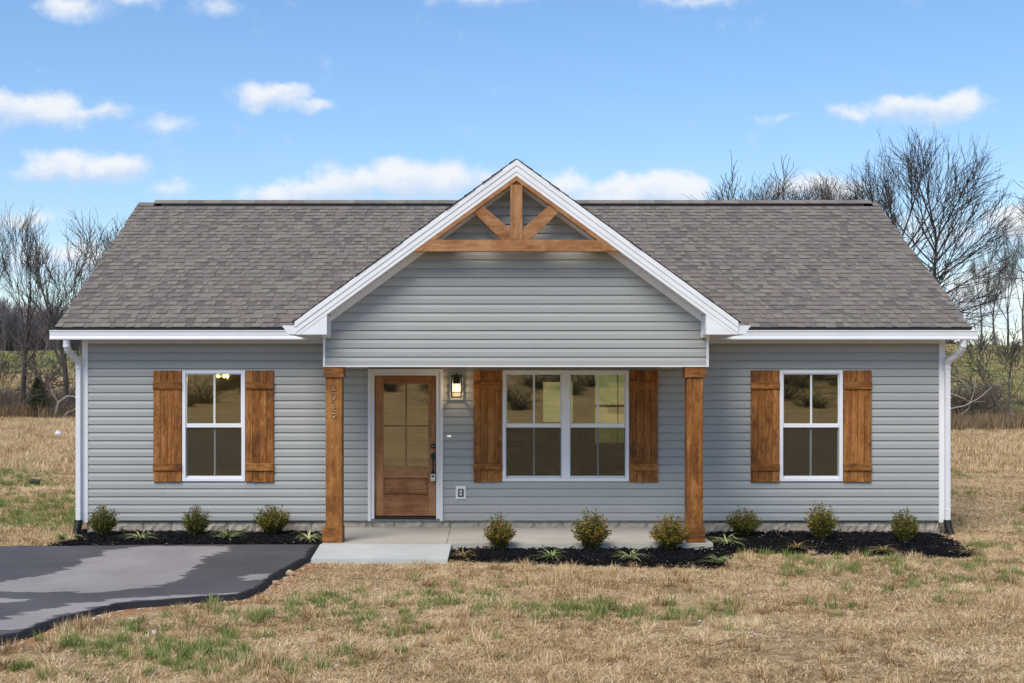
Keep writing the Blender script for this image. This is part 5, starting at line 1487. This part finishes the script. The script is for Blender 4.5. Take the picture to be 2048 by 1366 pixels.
T_FORK = bare_tree(31, 12, 5.2, 0.50, 0.20, 'bare_tree', 'bark_dark', 0.30, 1, 1.0, kids=(3, 5))
T_OAK = bare_tree(32, 12, 4.0, 0.58, 0.18, 'bare_tree', 'bark', 0.22, 1, 1.0, kids=(3, 4))
T_FAN = fan_tree(37, 'bare_tree', 'bark_dark')
T_THIN = bare_tree(34, 10, 4.0, 0.45, 0.11, 'bare_tree', 'bark', 0.45, 1, 0.85, kids=(3, 4))
T_SCRUB = bare_tree(36, 6, 1.6, 0.65, 0.07, 'bare_tree', 'bark', 0.12, 3, 0.8, kids=(3, 4), lean=0.5)
GR = 'bare trees round the fields'
TREES = [  # proto, px, distance, top py, turn, width, label
    (T_FORK, 47, 76, 418, 0.3, 0.85, 'tall dark forked bare tree at the left field edge, left of the white bag'),
    (T_OAK, 126, 80, 446, 1.1, 0.95, 'spreading bare tree between the forked tree and the left eave'),
    (T_OAK, 212, 88, 418, 2.6, 0.9, 'bare tree rising behind the left slope of the main roof'),
    (T_FORK, -25, 84, 415, 4.0, 0.9, 'bare tree cut by the left edge of the photo'),
    (T_SCRUB, 100, 74, 660, 0.5, 1.0, 'low tangled bare tree below the left eave, near the downspout'),
    (T_SCRUB, 15, 75, 690, 2.2, 1.0, 'low scrubby bare tree at the foot of the forked tree'),
    (T_THIN, 150, 78, 610, 2.0, 1.1, 'thin bare tree hugging the left downspout in the distance'),
    (T_FAN, 1842, 64, 271, 0.0, 1.0, 'large round headed bare tree behind the right end of the roof'),
    (T_THIN, 1465, 92, 388, 1.0, 1.7, 'lowest bare treetop over the ridge, nearest the porch gable'),
    (T_FAN, 1530, 94, 356, 3.5, 1.25, 'bare treetop over the ridge, second from the porch gable'),
    (T_THIN, 1592, 90, 342, 4.7, 1.7, 'highest bare treetop over the ridge'),
    (T_FAN, 1655, 93, 352, 5.9, 1.2, 'bare treetop over the ridge right beside the large round headed tree'),
    (T_OAK, 1960, 110, 500, 0.9, 0.6, 'bare tree right of the large round headed tree, its crown level with the roof slope'),
    (T_THIN, 1990, 116, 470, 1.9, 1.0, 'slim bare tree on the crest of the right hill'),
    (T_FORK, 2016, 114, 490, 2.4, 0.8, 'forked bare tree on top of the right hill'),
    (T_OAK, 2050, 108, 440, 4.1, 0.6, 'tall bare tree rising at the right edge of the photo above the hill'),
    (T_THIN, 1925, 116, 560, 4.4, 1.2, 'slim bare tree close behind the right eave'),
    (T_OAK, 2160, 58, 300, 0.2, 1.0, 'bare tree whose twigs reach in over the right edge of the photo'),
    (T_SCRUB, 2030, 58, 640, 1.3, 0.9, 'scrubby vine covered tree at the far right field edge')]
used = set()
for src, px, Yd, tp, rz, wd, lab in TREES:
    if src.name in used: o = copy_tree(src)
    else: o = src; used.add(src.name)
    o['h'] = src['h']
    place(o, px, Yd, tp, rz, wd); tag(o, lab, 'tree', GR)
for o in list(bpy.data.objects):
    if 'h' in o.keys(): del o['h']

# cedar bush, fallen limbs
def cedar(px, Yd, h, w, lab):
    r = random.Random(px); x = (px - 971) / F * Yd + CAMX; y = Yd + CAMY
    root = empty('cedar_bush', (x, y, float(ground_z(x, y)))); lf = MB(); st = MB()
    st.tube([(0, 0, -0.1), (0.02, 0, h * .9)], [0.05, 0.01], 6)
    for _ in range(2600):
        t = r.random() ** 0.8; z = h * (0.05 + 0.95 * t); rad = w / 2 * (1 - t) ** 0.6 * r.uniform(0.3, 1.1); a = r.uniform(0, 6.283)
        p = Vector((rad * math.cos(a), rad * math.sin(a), z)); d = Vector((math.cos(a), math.sin(a), r.uniform(.2, 1.2))).normalized() * r.uniform(.08, .2)
        s = d.cross(Vector((r.gauss(0, 1), r.gauss(0, 1), r.gauss(0, 1)))).normalized() * 0.025
        lf.add([p - s, p + s, p + d], [(0, 1, 2)], 0, r.random())
    lf.build('foliage', M['cedar'], root, attr='tint'); st.build('trunk', M['bark_dark'], root); tag(root, lab, 'bush')
cedar(76, 74, 2.3, 1.5, 'small dark evergreen bush among the bare trees at the left field edge')
def limbs(name, px, py, Yd, paths, rad, mat, lab):
    x = (px - 971) / F * Yd + CAMX; y = Yd + CAMY; root = MB()
    for pts, k in paths: root.tube(pts, [rad * k * (1 - 0.6 * i / (len(pts) - 1)) for i in range(len(pts))], 6)
    o = root.build(name, M[mat], None, True); o.location = (x, y, float(ground_z(x, y))); tag(o, lab, 'fallen branch'); return o
limbs('fallen_limb', 113, 830, 73, [([(-.2, 0, -.1), (0, 0, .5), (.1, 0, 1.0), (.6, .1, 1.35), (1.2, .2, 1.3), (1.9, .4, 1.7)], 1.0), ([(.3, 0, .0), (.6, .1, .4), (1.0, .1, .55), (1.3, 0, .9)], .7), ([(0.1, 0, 1.0), (-.3, .2, 1.5), (-.5, .3, 2.1)], .5)], 0.11, 'bark_pale', 'pale bent limb arching at the edge of the left field')
limbs('fallen_limb', 1912, 800, 57, [([(-.3, 0, .9), (.4, 0, 1.05), (1.1, .1, 1.4), (1.7, .2, 1.9)], .8), ([(-.2, .1, 1.6), (.3, 0, 1.4), (.7, .1, 1.2), (1.3, 0, 1.25)], .6), ([(0, .2, .4), (.6, .1, .9), (.9, .2, 1.7), (1.0, .3, 2.4)], .7), ([(.2, .2, 2.3), (.6, .1, 1.9), (1.2, .1, 1.8)], .5)], 0.06, 'bark_pale', 'tangle of pale fallen limbs just right of the right downspout')

# undergrowth: tangled twigs at the foot of the trees
br = []
for i in range(4):
    r = random.Random(60 + i); mb = MB()
    for _ in range(110):
        a = r.uniform(0, 6.283); q = r.random() * .6; p = Vector((q * math.cos(a), q * math.sin(a), 0)); d = Vector((r.gauss(0, .7), r.gauss(0, .7), 1)).normalized(); L = r.uniform(.5, 1.9)
        pts = [p]
        for _k in range(4):
            d = (d + Vector((r.gauss(0, .3), r.gauss(0, .3), r.gauss(-.12, .2)))).normalized(); pts.append(pts[-1] + d * L / 4)
        mb.tube(pts, [.012, .010, .008, .007, .005], 3, cap=False, a=r.random())
    br.append(mb.mesh('brush', M['twig_brush'], attr='tint'))
brC = make_protos('brush', br)
def brush(x0, x1, Y0, Y1, n, s0, s1, lab):
    x = nrng.uniform(x0, x1, n); y = nrng.uniform(Y0, Y1, n) + CAMY
    spread('undergrowth', x, y, brC, 4, s0, s1, lab)
brush(-40, -15, 75, 92, 240, 0.6, 1.5, 'tangled bare undergrowth below the left trees')
brush(-40, -15, 74, 78, 130, 0.5, 1.1, 'low brush at the edge of the left field')
brush(20, 36, 55, 58, 46, 0.3, 0.6, 'dry brambles along the edge of the right field')
brush(21.8, 23.6, 60, 63, 22, 1.1, 1.7, 'dark bramble heap right of the house')
brush(24, 34, 62, 78, 12, 0.6, 1.1, 'tangled bare undergrowth below the right trees')

brush(-34, 34, -85, -42, 90, 0.8, 2.0, 'dry scrub added behind the camera to break up the window reflections')  # out of view; added so the panes mirror dark mottled shapes

# far woods: a mass of bare stems along the hills
fw = []
for i in range(5):
    r = random.Random(80 + i); mb = MB()
    for _ in range(6):
        p = Vector((r.uniform(-2, 2), r.uniform(-2, 2), -.3)); h = r.uniform(5, 8)
        mb.tube([p, p + Vector((r.gauss(0, .3), r.gauss(0, .3), h * .5)), p + Vector((r.gauss(0, .6), 0, h))], [.11, .08, .03], 3, cap=False, a=r.random() * .5)
        for _k in range(34):
            t = r.uniform(.25, .95); q = p + Vector((0, 0, h * t)); d = Vector((r.gauss(0, 1), r.gauss(0, 1), 1.1)).normalized(); L = r.uniform(1.0, 2.4) * (1.15 - t * .6)
            mb.tube([q, q + d * L * .5, q + (d + Vector((r.gauss(0, .2), 0, .35))) * L], [.035, .026, .018], 3, cap=False, a=r.random())
    fw.append(mb.mesh('fartree', M['far_twigs'], attr='tint'))
fwC = make_protos('fartree', fw)
def woods(x0, x1, Y0, Y1, n, s0, s1, lab, z=0):
    x = nrng.uniform(x0, x1, n); y = nrng.uniform(Y0, Y1, n) + CAMY
    spread('far_woods', x, y, fwC, 5, s0, s1, lab)
woods(-110, -5, 178, 225, 620, 0.8, 1.25, 'grey leafless woods on the far left hill')
woods(-5, 110, 170, 240, 170, 0.4, 0.7, 'grey leafless woods beyond the right hill')
woods(-60, 60, -115, -75, 26, 0.8, 1.2, 'a few bare trees on the slope behind the photographer')
woods(-150, 150, -190, -120, 300, 0.8, 1.2, 'leafless woods across the road behind the photographer')

# ------------------------------------------------------------------ small things on the grass
def lump(name, px, py, w, h, mat, seed, lab, cat, flat=0.6, group=None, sub=2):
    x, y = gp(px, py); s = (y - CAMY) / F; r = random.Random(seed)
    bm = bmesh.new(); bmesh.ops.create_icosphere(bm, subdivisions=sub, radius=0.5)
    for v in bm.verts:
        k = 1 + r.uniform(-.16, .16); v.co = Vector((v.co.x * w * s * k, v.co.y * w * s * k * .8, (v.co.z + .32) * h * s * k))
    me = bpy.data.meshes.new(name); bm.to_mesh(me); bm.free(); me.materials.append(M[mat])
    o = bpy.data.objects.new(name, me); COL.objects.link(o); o.location = (x, y, float(ground_z(x, y)) + 0.01); o.rotation_euler = (0, 0, r.uniform(0, 3))
    return tag(o, lab, cat, group)
lump('plastic_bag', 117, 875, 15, 17, 'white_bag', 3, 'crumpled white plastic bag lying in the left field', 'bag')
ST = 'stones by the driveway'
for a in ((270, 1248, 30, 14, 'tan_stone', 5, 'flat tan stone beside the lower curve of the driveway'), (580, 1152, 20, 12, 'tan_stone', 6, 'tan stone at the driveway corner closest to the walk'),
          (309, 1272, 14, 12, 'pale_stone', 7, 'pale stone on the straw below the driveway curve'), (190, 1244, 12, 8, 'pale_stone', 8, 'small pale stone against the black driveway edge'),
          (552, 1170, 16, 10, 'tan_stone', 9, 'reddish stone in the clay at the driveway bend')):
    lump('stone', *a[:6], a[6], 'stone', group=ST)
x, y = gp(70, 972); pp = empty('pipe_offcut', (x, y, 0.03), 0.3)
tag(pp, 'short piece of dark corrugated pipe lying in the grass left of the house', 'pipe')
MB().tube([(-.10 + .02 * i, 0, .05 + .012 * math.sin(i * .5)) for i in range(11)], [.055 + .006 * (i % 2) for i in range(11)], 10).build('pipe', M['black_plastic'], pp)
